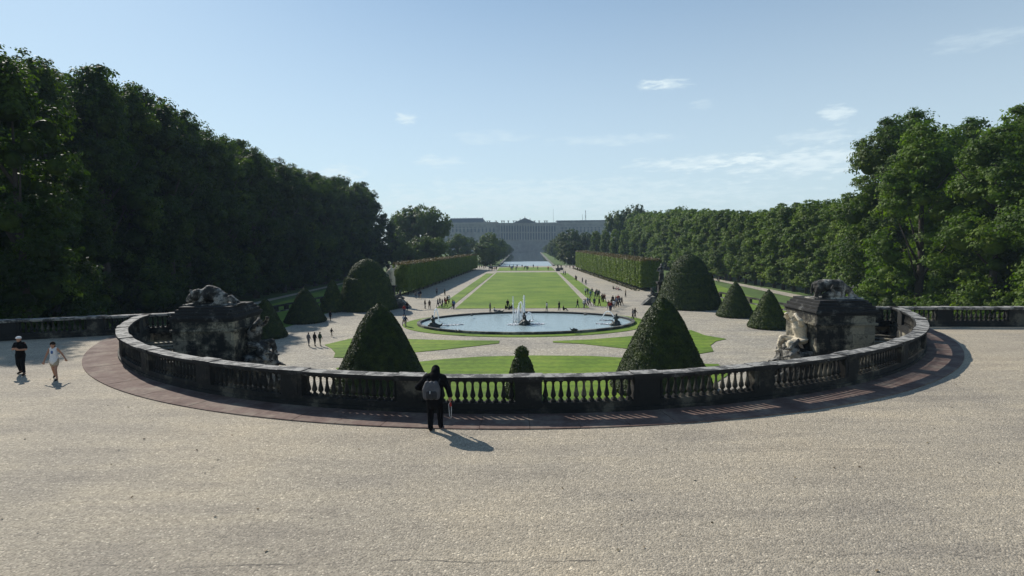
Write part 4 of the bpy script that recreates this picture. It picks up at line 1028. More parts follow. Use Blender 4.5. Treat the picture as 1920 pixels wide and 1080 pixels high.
for i, (k, px, py, s, z, lb) in enumerate(figs):
    x, y = P(px, py, z); o = remesh(small_figure(i, k), 'fountain_figure', M['bronze'], 0.07, None, 1, loc=(x, y, z-0.05)); o.scale = (s, s, s); o.rotation_euler = (0, 0, i*0.9)
    tag(o, lb, 'statue', 'bronze figures of the fountain')
# ------------------------------------------------------------------ palace at the end of the canal
YP = 880.0
pal = empty('palace', (XAT(988, YP), YP, G)); tag(pal, 'wide hazy palace with statues along its roofline, beyond the canal', 'palace')
def bxp(name, px0, px1, top, base_z, dy0, dy1, mat, parent=None, bev=0.0):
    x0, x1 = XAT(px0, YP)-pal.location.x, XAT(px1, YP)-pal.location.x; zt = ZAT((px0+px1)/2, top, YP)-G
    m = MB(); m.box(x0, x1, dy0, dy1, base_z, zt, bev)
    return m.obj(name, M[mat], parent or pal)
cen = bxp('centre_block', 935, 1047, 417.5, 0, 0, 26, 'palace')
lw = bxp('wing', 800, 934.9, 416.5, 0, 6, 30, 'palace'); rw = bxp('wing', 1047.1, 1180, 414.5, 0, 6, 30, 'palace')
m = MB(); x0, x1 = XAT(838, YP)-pal.location.x, XAT(912, YP)-pal.location.x; zt = ZAT(870, 408.5, YP)-G; zb = ZAT(870, 416.4, YP)-G
m.box(x0, x1, 8, 26, zb+0.02, zt, 0, 5.5); m.obj('roof', M['palace_roof'], pal)
m = MB(); x0, x1 = XAT(1044, YP)-pal.location.x, XAT(1180, YP)-pal.location.x; zt = ZAT(1100, 412.5, YP)-G; zb = ZAT(1100, 414.4, YP)-G
m.box(x0, x1, 5.5, 26, zb+0.02, zt, 0, 0.6); m.obj('roof', M['palace_roof'], pal)
for a_, b_, t_, yy in ((934, 1048, 420, -0.6), (934, 1048, 452, -0.5), (800, 933.5, 419, 5.4), (1048.5, 1180, 418, 5.4), (800, 933.5, 428, 5.5), (1048.5, 1180, 429, 5.5)):
    x0, x1 = XAT(a_, YP)-pal.location.x, XAT(b_, YP)-pal.location.x; z = ZAT((a_+b_)/2, t_, YP)-G
    m = MB(); m.box(x0, x1, yy, yy+0.6-0.01, z-0.35, z+0.5); m.obj('cornice', M['palace_trim'], pal)
# pediment
xa, xb, xm = (XAT(q, YP)-pal.location.x for q in (964, 1006, 985)); zb = ZAT(985, 417.4, YP)-G; zt = ZAT(985, 408.5, YP)-G
m = MB(); m.add([(xa, -1.2, zb), (xb, -1.2, zb), (xm, -1.2, zt), (xa, 10, zb), (xb, 10, zb), (xm, 10, zt)], [(0, 1, 2), (5, 4, 3), (0, 2, 5, 3), (2, 1, 4, 5), (1, 0, 3, 4)])
m.obj('pediment', M['palace_roof'], pal)
for q, tp in ((985, 405.5), (976, 408.5), (994.5, 408.5)):
    x = XAT(q, YP)-pal.location.x; zb_ = ZAT(q, 410 if q == 985 else 417.4, YP)-G; z2 = ZAT(q, tp, YP)-G
    m = MB(); m.lathe([(0.7, zb_), (0.4, zb_+(z2-zb_)*0.5), (0.55, zb_+(z2-zb_)*0.7), (0.08, z2)], x=x, y=2, seg=6); m.obj('finial', M['palace_roof'], pal)
rp = random.Random(8)
for q in (909, 914.5, 919, 931, 942, 946, 954, 964, 968.5, 1003, 1011.5, 1022, 1026):
    x = XAT(q, YP)-pal.location.x; zb_ = ZAT(q, 417.6, YP)-G; m = MB()
    m.box(x-0.7, x+0.7, 1.0, 2.4, zb_-0.4, zb_+0.8); m.chain([(x, 1.7, zb_+1.2, 0.75), (x+rp.uniform(-.3, .3), 1.7, zb_+2.3, 0.95), (x, 1.7, zb_+3.2, 0.45)], 7)
    m.chain([(x-0.4, 1.7, zb_+2.2, 0.45), (x-1.5, 1.7, zb_+3.3, 0.35)], 6); m.chain([(x+0.4, 1.7, zb_+2.2, 0.45), (x+1.4, 1.7, zb_+3.2, 0.35)], 6)
    m.obj('roof_statue', M['palace_trim'], pal)
for k in range(13):
    q = 842 + k*5.3; x = XAT(q, YP)-pal.location.x; zb_ = ZAT(q, 408.6, YP)-G; m = MB()
    m.box(x-0.5, x+0.5, 14, 15, zb_-0.5, zb_+rp.uniform(0.6, 1.8)); m.obj('chimney', M['palace_trim'], pal)
# windows: tall arcade windows on the centre, smaller ones on the wings
nb = 0
for (c0, c1, nw, rows_, y_) in ((939, 1043, 21, ((449, 437), (434.5, 424)), -0.05), (1052, 1128, 11, ((447, 439), (435, 426)), 5.95), (846, 930, 12, ((435, 426),), 5.95)):
    for k in range(nw):
        q = c0 + (c1-c0)*(k+0.5)/nw; x = XAT(q, YP)-pal.location.x
        for (p0, p1) in rows_:
            z0 = ZAT(q, p0, YP)-G; z1 = ZAT(q, p1, YP)-G
            m = MB(); m.box(x-1.05, x+1.05, y_-0.12, y_+0.02, z0, z1); m.obj('window', M['glass_dark'], pal)
        if c0 == 939:
            x2 = XAT(c0 + (c1-c0)*k/nw, YP)-pal.location.x; z0 = ZAT(q, 451, YP)-G; z1 = ZAT(q, 421, YP)-G
            m = MB(); m.lathe([(0.85, z0), (0.75, z0+1), (0.62, z1-1), (0.9, z1)], x=x2, y=-0.55, seg=8); m.obj('column', M['palace_trim'], pal)
# masts behind the palace
for q, tp, lb, wd in ((1038, 391, 'thin radio mast rising behind the palace roof', 0.35), (1098, 394, 'lattice tower rising behind the palace right wing', 1.6), (797, 380, 'distant lattice pylon showing above the big dome-shaped tree', 1.4), (1092, 402, 'small dark mast beside the lattice tower', 0.6)):
    Ym = 1050; x = XAT(q, Ym); h = ZAT(q, tp, Ym)-G; e = empty('mast', (x, Ym, G)); tag(e, lb, 'mast')
    m = MB()
    if wd < 1: m.tube([(0, 0, 0), (0, 0, h)], [wd, wd*0.4], 6); m.obj('pole', M['steel'], e)
    else:
        for sx in (-1, 1):
            for sy in (-1, 1): m.tube([(sx*wd*1.6, sy*wd*1.6, 0), (sx*0.25, sy*0.25, h)], [0.3, 0.15], 5)
        for k in range(9):
            z0, z1 = h*k/9, h*(k+1)/9; w0, w1 = wd*1.6*(1-k/9)+0.2, wd*1.6*(1-(k+1)/9)+0.2
            m.tube([(-w0, -w0, z0), (w1, -w1, z1)], 0.14, 4); m.tube([(w0, -w0, z0), (-w1, -w1, z1)], 0.14, 4)
        m.obj('lattice', M['steel'], e)

# ------------------------------------------------------------------ garden statues at the hedge ends
def standing_statue(seed):
    m = MB(); m.chain([(0, 0, 0.1, 0.3), (0, 0, 0.8, 0.24), (0.05, 0, 1.2, 0.26), (0, 0, 1.7, 0.3), (0, 0, 1.98, 0.12), (0.03, 0, 2.18, 0.15)])
    m.chain([(-0.25, 0, 1.75, 0.11), (-0.45, 0, 1.4, 0.09), (-0.2, -0.2, 1.3, 0.08)]); m.chain([(0.25, 0, 1.75, 0.11), (0.5, 0, 2.05, 0.09), (0.55, 0, 2.4, 0.07)])
    m.chain([(0.2, 0.1, 0.1, 0.2), (0.25, 0.1, 0.9, 0.16)]); return m
def plinthed(px, py, htop, lb, mat, s=1.0, ph=4.3):
    x, y = P(px, py, G); e = empty('garden_statue', (x, y, G)); tag(e, lb, 'statue', 'statues beside the tall hedges')
    m = MB(); m.box(-0.85, 0.85, -0.85, 0.85, 0, 0.5, 0.05); m.box(-0.65, 0.65, -0.65, 0.65, 0.5, ph-0.4); m.box(-0.9, 0.9, -0.9, 0.9, ph-0.4, ph, 0.06)
    m.obj('pedestal', M['stone_dark'], e)
    h = ZAT(px, htop, y)-G; o = remesh(standing_statue(1), 'figure', M[mat], 0.07, e, 1); k = (h-ph)/2.4; o.scale = (k*1.1, k*1.1, k); o.location = (0, 0, ph)
plinthed(735, 574, 496, 'weathered statue on a tall pedestal at the left hedge corner', 'statue_pale')
plinthed(1239, 566, 493, 'dark statue on a tall pedestal at the right hedge corner', 'statue_grey')
def sphinx(px, py, top, lb, s):
    x, y = P(px, py, G); e = empty('sphinx', (x, y, G)); tag(e, lb, 'statue', 'sphinxes on flared stone bases')
    h = ZAT(px, top, y)-G; b = h*0.52
    m = MB(); W = 3.6; pts = [(-W*0.5*s*1.3, 0), (W*0.5*s, 0), (W*0.5*s, b*1.0), (-W*0.15*s, b), (-W*0.28*s, b*0.75)]
    vs = [(p_, -1.0, z) for p_, z in pts]+[(p_, 1.0, z) for p_, z in pts]; n = 5
    m.add(vs, [tuple(range(5)), tuple(reversed(range(5, 10)))]+[(i, 5+i, 5+(i+1) % 5, (i+1) % 5) for i in range(5)]); m.obj('flared_base', M['rim'], e)
    k = MB(); k.chain([(1.0*s, 0, b+0.35, 0.5), (0.3*s, 0, b+0.5, 0.42), (-0.1*s, 0, b+0.75, 0.42), (-0.2*s, 0, b+1.25, 0.22), (-0.25*s, 0, b+1.5, 0.3)]); k.chain([(-0.1*s, -0.3, b+0.5, 0.22), (-0.9*s, -0.35, b+0.15, 0.17)]); k.chain([(-0.1*s, 0.3, b+0.5, 0.22), (-0.9*s, 0.35, b+0.15, 0.17)])
    remesh(k, 'figure', M['statue_grey'], 0.08, e, 1)
sphinx(1224, 571, 543, 'stone sphinx on a flared base before the right hedge', 1)
sphinx(749, 577, 546, 'stone sphinx on a flared base before the left hedge', -1)
# group of statues at the canal head
for px, py, tp, lb, mt in ((921, 503, 495, 'pale statue at the canal head left of the far lawn', 'statue_pale'), (1046, 508, 495, 'grey statue group at the canal head right of the far lawn', 'statue_grey'), (1052, 506, 496, 'second grey statue beside the canal head group', 'statue_grey'), (986, 501, 497, 'small dark statue in front of the canal water', 'bronze')):
    x, y = P(px, py, G); e = empty('garden_statue', (x, y, G)); tag(e, lb, 'statue', 'statues at the canal head')
    h = ZAT(px, tp, y)-G; m = MB(); m.box(-1.0, 1.0, -0.8, 0.8, 0, h*0.42, 0.05); m.obj('pedestal', M['rim'], e)
    o = remesh(standing_statue(3), 'figure', M[mt], 0.09, e, 1); k = h*0.58/2.4; o.scale = (k*1.5, k*1.5, k); o.location = (0, 0, h*0.42)
# lamp by the right canal trees
x, y = P(1063, 501, G); e = empty('street_lamp', (x, y, G)); tag(e, 'slim pale lamp post beside the right canal trees', 'lamp')
m = MB(); m.tube([(0, 0, 0), (0, 0, 4.4)], [0.12, 0.07], 6); m.obj('post', M['steel'], e); m = MB(); m.lathe([(0.1, 4.4), (0.45, 4.55), (0.5, 4.75), (0.1, 5.0)], seg=8); m.obj('lamp_head', M['statue_pale'], e)
# low stone rails of the side lawns
def low_rail(pa_, pb_, lb, n):
    a = Vector((*P(*pa_, G), 0)); b = Vector((*P(*pb_, G), 0)); d = b-a; e = empty('stone_rail', (a.x, a.y, G), math.atan2(d.y, d.x)); tag(e, lb, 'railing', 'low stone rails beside the side lawns')
    Ln = d.length; m = MB(); m.box(-0.2, Ln+0.2, -0.28, 0.28, 1.0, 1.3); m.obj('top_rail', M['stone_dark'], e); m = MB(); m.box(-0.2, Ln+0.2, -0.22, 0.22, -0.1, 0.2); m.obj('bottom_rail', M['rim'], e)
    for k in range(n+1):
        x = Ln*k/n; m = MB(); m.box(x-0.5, x+0.5, -0.25, 0.25, 0.201, 0.999); m.obj('post', M['stone_dark'], e)
low_rail((1350, 558), (1476, 583), 'low dark stone rail between the right yew cones and the lawn', 6)
low_rail((497, 590), (604, 567), 'low dark stone rail between the left yew cones and the lawn', 6)

# ------------------------------------------------------------------ people in the garden
def mat_c(name, c):
    m = plain(name, c, 0.95, 0.12, 30); m.node_tree.nodes['Principled BSDF'].inputs['Specular IOR Level'].default_value = 0.08; return m
CL = {k: mat_c('cloth_' + k.replace(' ', '_'), c) for k, c in {'black': (0.006, 0.006, 0.007), 'navy': (0.02, 0.03, 0.07), 'grey': (0.12, 0.12, 0.13), 'white': (0.62, 0.62, 0.62), 'red': (0.28, 0.04, 0.035), 'blue': (0.08, 0.14, 0.30), 'brown': (0.07, 0.045, 0.03), 'beige': (0.35, 0.29, 0.21), 'pink': (0.5, 0.25, 0.27), 'dark green': (0.03, 0.055, 0.035)}.items()}
M['skin'] = mat_c('skin', (0.34, 0.19, 0.13)); M['hair'] = mat_c('hair', (0.018, 0.013, 0.010)); M['shoe'] = mat_c('shoe', (0.03, 0.022, 0.018))
def mini(pose):
    m = MB(); c = m.chain
    st = {'stand': 0.10, 'walk': 0.26, 'sit': 0.0}[pose]
    if pose == 'sit':
        c([(0, 0, 0.14, 0.15), (0, 0.03, 0.42, 0.15), (0, 0.04, 0.56, 0.13), (0, 0.02, 0.68, 0.06), (0, 0, 0.80, 0.105)])
        for s in (-1, 1): c([(0.09*s, 0, 0.12, 0.10), (0.14*s, -0.42, 0.36, 0.075), (0.12*s, -0.60, 0.05, 0.05), (0.12*s, -0.72, 0.04, 0.045)]); c([(0.17*s, 0.02, 0.55, 0.06), (0.22*s, -0.12, 0.34, 0.045), (0.12*s, -0.34, 0.33, 0.04)])
        return m
    c([(0, 0, 0.92, 0.15), (0, 0, 1.1, 0.14), (0, 0, 1.32, 0.165), (0, 0, 1.43, 0.09), (0, -0.01, 1.50, 0.055), (0, -0.02, 1.62, 0.105)])
    for s in (-1, 1):
        f = st*s
        c([(0.09*s, 0, 0.88, 0.10), (0.10*s, -f*0.55-0.02, 0.48, 0.07), (0.10*s, -f, 0.10, 0.048), (0.10*s, -f-0.13, 0.045, 0.045)])
        c([(0.17*s, 0, 1.40, 0.065), (0.23*s, f*0.5, 1.12, 0.05), (0.21*s, f*0.9-0.10, 0.88, 0.042)])
    return m
MINI = {}
for pose in ('stand', 'walk', 'sit'):
    o = remesh(mini(pose), 'person', [M['skin']], 0.035, None, 1)
    me = o.data; me.materials.clear()
    for q in ('shoe', 'skin', 'skin', 'skin', 'hair'): me.materials.append(M[q])     # slots: shoe, trousers, top, skin, hair
    idx = []
    for p_ in me.polygons:
        x, y, z = p_.center
        if pose == 'sit': i = 0 if z < 0.09 and y < -0.5 else 1 if z < 0.40 and not (y > 0.04 and z > 0.25) and abs(y) > 0.0 and y < 0.06 else 2 if z < 0.68 else 4 if (z > 0.84 or y > 0.03) else 3
        else: i = 0 if z < 0.09 else 1 if z < 0.93 and abs(x) < 0.185 else 3 if z < 1.02 and abs(x) > 0.18 else 2 if z < 1.46 else 4 if (z > 1.66 or y > 0.01) else 3
        idx.append(i)
    me.polygons.foreach_set('material_index', idx); MINI[pose] = o
mini_used = set(); PN = []
def mini_person(px, py, pose, top, leg, hz=None, group=None, s=1.0, z=G):
    src = MINI[pose]
    if pose in mini_used: o = src.copy(); COL.objects.link(o)
    else: o = src; mini_used.add(pose)
    x, y = P(px, py, z); o.location = (x, y, z+0.0); o.scale = (s*1.05, s*1.05, s); r = random.Random(int(px*7+py*3))
    o.rotation_euler = (0, 0, r.uniform(0, 6.28) if hz is None else hz); o.name = 'person'
    for i, mt in ((1, CL[leg]), (2, CL[top])): o.material_slots[i].link = 'OBJECT'; o.material_slots[i].material = mt
    PN.append((o, px, pose, top, leg, group)); return o
TOPS = ['black', 'navy', 'grey', 'black', 'navy', 'brown', 'blue', 'dark green', 'white', 'black', 'red', 'grey']; LEGS = ['black', 'navy', 'black', 'brown', 'grey', 'black', 'navy', 'beige']
crowds = {
 'in the crowd on the right path': [(1141, 581), (1143.6, 583), (1146, 582.5), (1151, 579.7), (1152.6, 578), (1156.8, 574), (1157.5, 575.5), (1162, 574), (1165.8, 573), (1161.7, 571), (1150, 576), (1147, 575.5), (1154.7, 571), (1159, 568.5), (1149, 570)],
 'on the grass strip right of the lawn': [(1098, 553), (1102, 553.5), (1106.8, 559), (1110, 553), (1116, 560), (1118, 556), (1120.7, 557), (1123.3, 558), (1129, 566), (1131.3, 566.5), (1134, 566)],
 'by the near right corner of the lawn': [(1083, 578), (1095, 578), (1097.8, 577.6), (1102, 573), (1106, 573.5), (1114.4, 575), (1123.5, 575)],
 'by the near left corner of the lawn': [(821, 577), (825, 574.5), (829.5, 577), (834, 573), (836.5, 576), (839, 570), (842, 568.5), (849, 579), (851.5, 579.5)],
 'walking in the left hedge shade': [(780, 560), (786, 559.6), (788.8, 559), (819, 553), (834, 554.5)],
 'on gravel left of the basin': [(797, 579), (805.5, 579.5), (758, 590), (763.8, 583), (757.4, 611.6), (760.8, 613)],
 'far up the right path': [(1056.8, 516), (1060, 516), (1079, 525.5), (1080.8, 527), (1092, 531), (1098.5, 535), (1068.6, 503.5), (1074, 504), (1076, 505), (1083, 508), (1061, 501.5)],
 'on the far lawn before the canal': [(958.5, 507.3), (961, 506.5), (967.7, 507.3), (955.5, 503), (983, 507.3), (988, 507.3), (990, 506.5), (1000, 502.5), (1008.4, 506.3), (1027.8, 507.3), (969.7, 502.5), (962.6, 502.5), (979, 503)],
 'at the far end of the left path': [(895, 503.5), (899, 504), (903, 503.2), (907, 504), (910, 503.4), (917, 508), (921, 507.4), (924, 508.4), (928, 508), (931, 507)],
}
sc_people = {'on the far lawn before the canal': 1.15, 'at the far end of the left path': 1.15}
i_ = 0
for gname, lst in crowds.items():
    for (px, py) in lst:
        i_ += 1; r = random.Random(i_*17)
        mini_person(px, py, r.choice(['stand', 'walk', 'walk']), TOPS[(i_*5) % 12], LEGS[(i_*3) % 8], None, 'people ' + gname, sc_people.get(gname, 1.05))
for (px, py, pose, tp, lg) in ((1025.3, 584, 'stand', 'white', 'grey'), (1048.5, 583, 'stand', 'black', 'black'), (1056.8, 582, 'sit', 'black', 'black'), (919, 585.5, 'stand', 'grey', 'black'), (927, 585, 'sit', 'white', 'navy'), (948.5, 580, 'sit', 'black', 'black'), (952, 578.5, 'stand', 'black', 'black'), (956, 579.5, 'sit', 'navy', 'black'), (960, 579.5, 'sit', 'black', 'brown'), (1186.5, 599, 'stand', 'grey', 'black'), (1190.5, 597.5, 'walk', 'black', 'black')):
    mini_person(px, py, pose, tp, lg, None, 'people beside the basin', 1.05)
for (px, py, pose, tp, lg, sc_) in ((579, 650, 'stand', 'grey', 'grey', 1.05), (590.5, 649.5, 'stand', 'black', 'black', 1.05), (600.5, 648.8, 'stand', 'dark green', 'beige', 1.05), (622, 631.5, 'walk', 'black', 'beige', 0.72), (619.5, 602, 'stand', 'black', 'black', 1.0)):
    mini_person(px, py, pose, tp, lg, 2.6, 'people on the left gravel', sc_)
for (px, py, pose, tp, lg) in ((1150, 542.5, 'sit', 'brown', 'black'), (1156.5, 543.5, 'sit', 'pink', 'beige'), (1160, 544.5, 'sit', 'pink', 'navy'), (1172.8, 557.5, 'stand', 'beige', 'black'), (1345, 529, 'walk', 'black', 'navy'), (1347.8, 530, 'walk', 'grey', 'black')):
    mini_person(px, py, pose, tp, lg, 1.2, 'people near the right hedge', 1.05)
gr = {}
for q in PN: gr.setdefault(q[5], []).append(q)
for gname, l in gr.items():
    l.sort(key=lambda q: q[1]); n = len(l)
    for k, (o, px, pose, top, leg, _) in enumerate(l):
        pos = 'leftmost' if k == 0 else 'rightmost' if k == n-1 else ordinal(k+1) + ' from left'
        verb = 'sitter' if pose == 'sit' else 'person'
        tag(o, '%s %s in %s, %s' % (pos, verb, top, gname.replace('people ', '').replace('walking ', '')), 'person', gname)

# ------------------------------------------------------------------ the three people near the camera
def hand(c, w, d, r=0.011, s=1, curl=0.5, L_=0.075):
    """palm at wrist w, pointing along d, fingers apart"""
    w = Vector(w); d = Vector(d).normalized(); side = d.cross(Vector((0, 1, 0.15))).normalized(); nn = side.cross(d)
    palm = w + d*0.045
    c([(*w, 0.026), (*(w+d*0.03), 0.028)], 8)
    for k, (o_, l_) in enumerate(((-0.030, 0.85), (-0.010, 1.0), (0.010, 0.95), (0.030, 0.75))):
        b = w + d*0.05 + side*o_*0.9; p1 = b + d*L_*0.5*l_ + side*o_*0.25; p2 = p1 + (d*(1-curl)+nn*curl*s).normalized()*L_*0.5*l_
        c([(*(w+d*0.02+side*o_*0.4), 0.02), (*b, r*1.2), (*p1, r), (*p2, r*0.85)], 6)
    t0 = w + d*0.015 - side*0.02; t1 = t0 + (d*0.6 - side*0.8).normalized()*0.045; c([(*t0, 0.016), (*t1, r*1.1), (*(t1+d*0.03), r)], 6)
def head(c, x, y, z, fy=-1, s=1.0, tilt=0.0):
    """skull, jaw, nose, ears; face towards fy"""
    c([(x, y, z, 0.088*s), (x, y+0.02*fy+tilt, z-0.055, 0.075*s), (x, y+0.055*fy+tilt, z-0.10, 0.036*s)], 12)
    c([(x, y+0.085*fy, z+0.0, 0.012), (x, y+0.112*fy, z-0.035, 0.014)], 6)
    c([(x, y+0.086*fy, z-0.075, 0.012)], 6)
    for k in (-1, 1): c([(x+0.086*k*s, y-0.005*fy, z-0.02, 0.022), (x+0.083*k*s, y-0.005*fy, z-0.045, 0.014)], 6)
def face_parts(e, x, y, z, fy, hair_c, cover='short'):
    m = MB()
    for k in (-1, 1): m.sphere((x+0.033*k, y+0.080*fy, z+0.0), 0.011, 8, 6)
    m.obj('eyes', M['hair'], e, True)
def hair_cap(e, x, y, z, fy, mat, thick=0.012, long=0.0):
    m = MB(); m.chain([(x, y-0.012*fy, z+0.018, 0.088+thick), (x, y-0.045*fy, z-0.03, 0.070+thick)], 12)
    if long: m.chain([(x, y-0.06*fy, z-0.05, 0.07), (x, y-0.075*fy, z-0.05-long, 0.05)], 10)
    return remesh(m, 'hair', M[mat], 0.014, e, 2)

# --- man in dark clothes with a white cap (left edge), walking towards the camera
def walker(x, y, rz, sc_, lb): e = empty('person', (x, y, 0.0), rz); e.scale = (sc_,)*3; tag(e, lb, 'person'); return e
mx_, my_ = P(41, 702.5, 0)
e = walker(mx_, my_, R_(8), 1.0, 'person in dark clothes and a white cap, arms folded, at the far left')
m = MB(); c = m.chain
head(c, 0, -0.03, 1.60)
c([(0, 0, 1.50, 0.052), (0, 0.0, 1.42, 0.085), (0, 0, 1.28, 0.145), (0, 0, 1.10, 0.13), (0, 0, 0.95, 0.145)], 12)
c([(0.09, 0, 0.90, 0.09), (0.14, -0.12, 0.50, 0.060), (0.17, -0.12, 0.10, 0.042), (0.20, -0.24, 0.04, 0.038)])
c([(-0.09, 0, 0.90, 0.09), (-0.13, 0.02, 0.50, 0.060), (-0.17, 0.20, 0.13, 0.042), (-0.20, 0.14, 0.05, 0.038)])
c([(0.18, 0, 1.38, 0.058), (0.25, -0.02, 1.12, 0.045), (0.10, -0.22, 1.14, 0.036)]); hand(c, (0.10, -0.22, 1.14), (-1, -0.15, 0.1))
c([(-0.18, 0, 1.38, 0.058), (-0.26, -0.04, 1.14, 0.045), (-0.08, -0.23, 1.20, 0.036)]); hand(c, (-0.08, -0.23, 1.20), (1, -0.1, 0.0))
remesh(m, 'body', M['skin'], 0.012, e, 2)
face_parts(e, 0, -0.03, 1.60, -1, 'hair')
m = MB(); c = m.chain; c([(0, 0, 1.42, 0.10), (0, 0, 1.28, 0.168), (0, 0, 1.08, 0.158), (0, 0, 0.92, 0.170), (0, 0, 0.84, 0.165)], 14)
for s in (-1, 1): c([(0.15*s, 0, 1.38, 0.082), (0.24*s, -0.01, 1.20, 0.070)])
remesh(m, 'shirt', CL['black'], 0.016, e, 3)
m = MB(); c = m.chain; c([(-0.07, 0, 0.90, 0.13), (0.07, 0, 0.90, 0.13)])
c([(0.09, 0, 0.88, 0.115), (0.14, -0.12, 0.50, 0.082), (0.17, -0.12, 0.14, 0.062)]); c([(-0.09, 0, 0.88, 0.115), (-0.13, 0.02, 0.50, 0.082), (-0.17, 0.19, 0.17, 0.062)])
remesh(m, 'trousers', CL['black'], 0.016, e, 3)
m = MB(); m.chain([(0.17, -0.11, 0.06, 0.052), (0.21, -0.27, 0.045, 0.042)]); m.obj('shoe', M['shoe'], e, True)
m = MB(); m.chain([(-0.17, 0.21, 0.09, 0.052), (-0.21, 0.10, 0.045, 0.042)]); m.obj('shoe', M['shoe'], e, True)
m = MB(); m.sphere((0, -0.025, 1.640), 0.103, 14, 10, (1, 1.05, 0.72)); m.sphere((0, -0.115, 1.64), 0.075, 12, 6, (1, 0.9, 0.14)); m.obj('cap', CL['white'], e, True)

# --- woman in a white sleeveless top
wx_, wy_ = P(104, 711.5, 0)
e = walker(wx_, wy_, R_(14), 0.99, 'person in a white sleeveless top and shorts, bare legs, walking with arms swinging')
m = MB(); c = m.chain
head(c, 0.0, -0.03, 1.52, tilt=0.0)
c([(0, 0, 1.42, 0.046), (0, 0, 1.34, 0.075), (0, 0, 1.20, 0.125), (0, 0, 1.03, 0.105), (0, 0, 0.88, 0.135)], 12)
c([(0.08, 0, 0.84, 0.088), (0.11, -0.18, 0.46, 0.056), (0.15, -0.20, 0.10, 0.037), (0.16, -0.32, 0.035, 0.034)])
c([(-0.08, 0, 0.84, 0.088), (-0.10, 0.08, 0.46, 0.056), (-0.16, 0.30, 0.16, 0.037), (-0.17, 0.26, 0.05, 0.033)])
c([(0.15, 0, 1.31, 0.046), (0.27, 0.10, 1.06, 0.037), (0.40, 0.04, 0.86, 0.028)]); hand(c, (0.40, 0.04, 0.86), (0.5, -0.1, -0.9))
c([(-0.15, 0, 1.31, 0.046), (-0.24, -0.08, 1.04, 0.037), (-0.27, -0.22, 0.82, 0.028)]); hand(c, (-0.27, -0.22, 0.82), (-0.1, -0.2, -1))
remesh(m, 'body', M['skin'], 0.012, e, 2); face_parts(e, 0, -0.03, 1.52, -1, 'hair')
m = MB(); c = m.chain; c([(-0.07, 0, 1.31, 0.075), (0.07, 0, 1.31, 0.075)]); c([(0, 0, 1.22, 0.142), (0, 0, 1.02, 0.135), (0, 0, 0.86, 0.165), (0, 0, 0.80, 0.168)], 14)
remesh(m, 'top', CL['white'], 0.016, e, 3)
m = MB(); m.chain([(0, -0.13, 1.22, 0.045), (0, -0.135, 1.16, 0.04)]); m.obj('chest_print', CL['blue'], e, True)
m = MB(); c = m.chain; c([(-0.06, 0, 0.84, 0.12), (0.06, 0, 0.84, 0.12)]); c([(0.08, 0, 0.82, 0.108), (0.095, -0.08, 0.64, 0.095)]); c([(-0.08, 0, 0.82, 0.108), (-0.09, 0.035, 0.64, 0.095)])
remesh(m, 'shorts', CL['beige'], 0.016, e, 3)
m = MB(); m.chain([(0.15, -0.20, 0.05, 0.045), (0.16, -0.34, 0.035, 0.036)]); m.obj('shoe', M['shoe'], e, True)
m = MB(); m.chain([(-0.16, 0.31, 0.12, 0.045), (-0.17, 0.24, 0.045, 0.036)]); m.obj('shoe', M['shoe'], e, True)
hair_cap(e, 0, -0.03, 1.52, -1, 'hair', 0.016, 0.10)

# --- visitor in black seen from behind, bent towards the balustrade
bx_, by_ = P(816, 806, 0)
e = walker(bx_, by_, 0, 1.06, 'person in black seen from behind with a grey backpack, leaning at the balustrade')
m = MB(); c = m.chain
head(c, 0.02, 0.24, 1.66, 1)
c([(0.02, 0.15, 1.62, 0.06), (0.0, 0.10, 1.55, 0.10), (0, 0.06, 1.38, 0.16), (0, 0.02, 1.18, 0.145), (0, 0, 1.0, 0.155)], 12)
c([(-0.11, 0, 0.95, 0.10), (-0.12, 0.02, 0.52, 0.068), (-0.12, -0.10, 0.10, 0.045), (-0.13, 0.04, 0.045, 0.04)])
c([(0.11, 0, 0.95, 0.10), (0.13, 0.10, 0.52, 0.068), (0.14, 0.10, 0.10, 0.045), (0.16, 0.24, 0.045, 0.04)])
c([(0.24, 0.06, 1.46, 0.065), (0.38, 0.06, 1.16, 0.048), (0.43, 0.02, 0.90, 0.036)]); hand(c, (0.43, 0.02, 0.90), (0.1, 0.1, -1), curl=0.8)
c([(-0.24, 0.06, 1.46, 0.065), (-0.48, 0.00, 1.22, 0.048), (-0.26, 0.25, 1.08, 0.036)]); hand(c, (-0.26, 0.25, 1.08), (0.8, 0.4, 0.1))
remesh(m, 'body', M['skin'], 0.012, e, 2); face_parts(e, 0.02, 0.24, 1.66, 1, 'hair')
m = MB(); c = m.chain; c([(0, 0.10, 1.50, 0.18), (0, 0.06, 1.34, 0.235), (0, 0.02, 1.14, 0.225), (0, 0, 0.96, 0.235), (0, 0, 0.82, 0.24)], 14)
c([(-0.24, 0.07, 1.45, 0.12), (0, 0.09, 1.50, 0.15), (0.24, 0.07, 1.45, 0.12)], 12)
c([(0.23, 0.06, 1.46, 0.10), (0.38, 0.06, 1.16, 0.080), (0.42, 0.03, 0.96, 0.062)]); c([(-0.23, 0.06, 1.46, 0.10), (-0.47, 0.0, 1.22, 0.080), (-0.30, 0.21, 1.10, 0.062)])
c([(0.0, 0.09, 1.60, 0.115), (0.02, 0.12, 1.66, 0.10)], 12)
remesh(m, 'coat', CL['black'], 0.018, e, 3, 0.02, 0.15)
m = MB(); c = m.chain; c([(0.02, 0.215, 1.69, 0.122), (0.02, 0.14, 1.60, 0.135), (0.0, 0.04, 1.50, 0.15)], 12); c([(0.02, 0.20, 1.77, 0.05)])
remesh(m, 'hood', CL['black'], 0.016, e, 2)
m = MB(); c = m.chain; c([(-0.08, 0, 0.92, 0.15), (0.08, 0, 0.92, 0.15)])
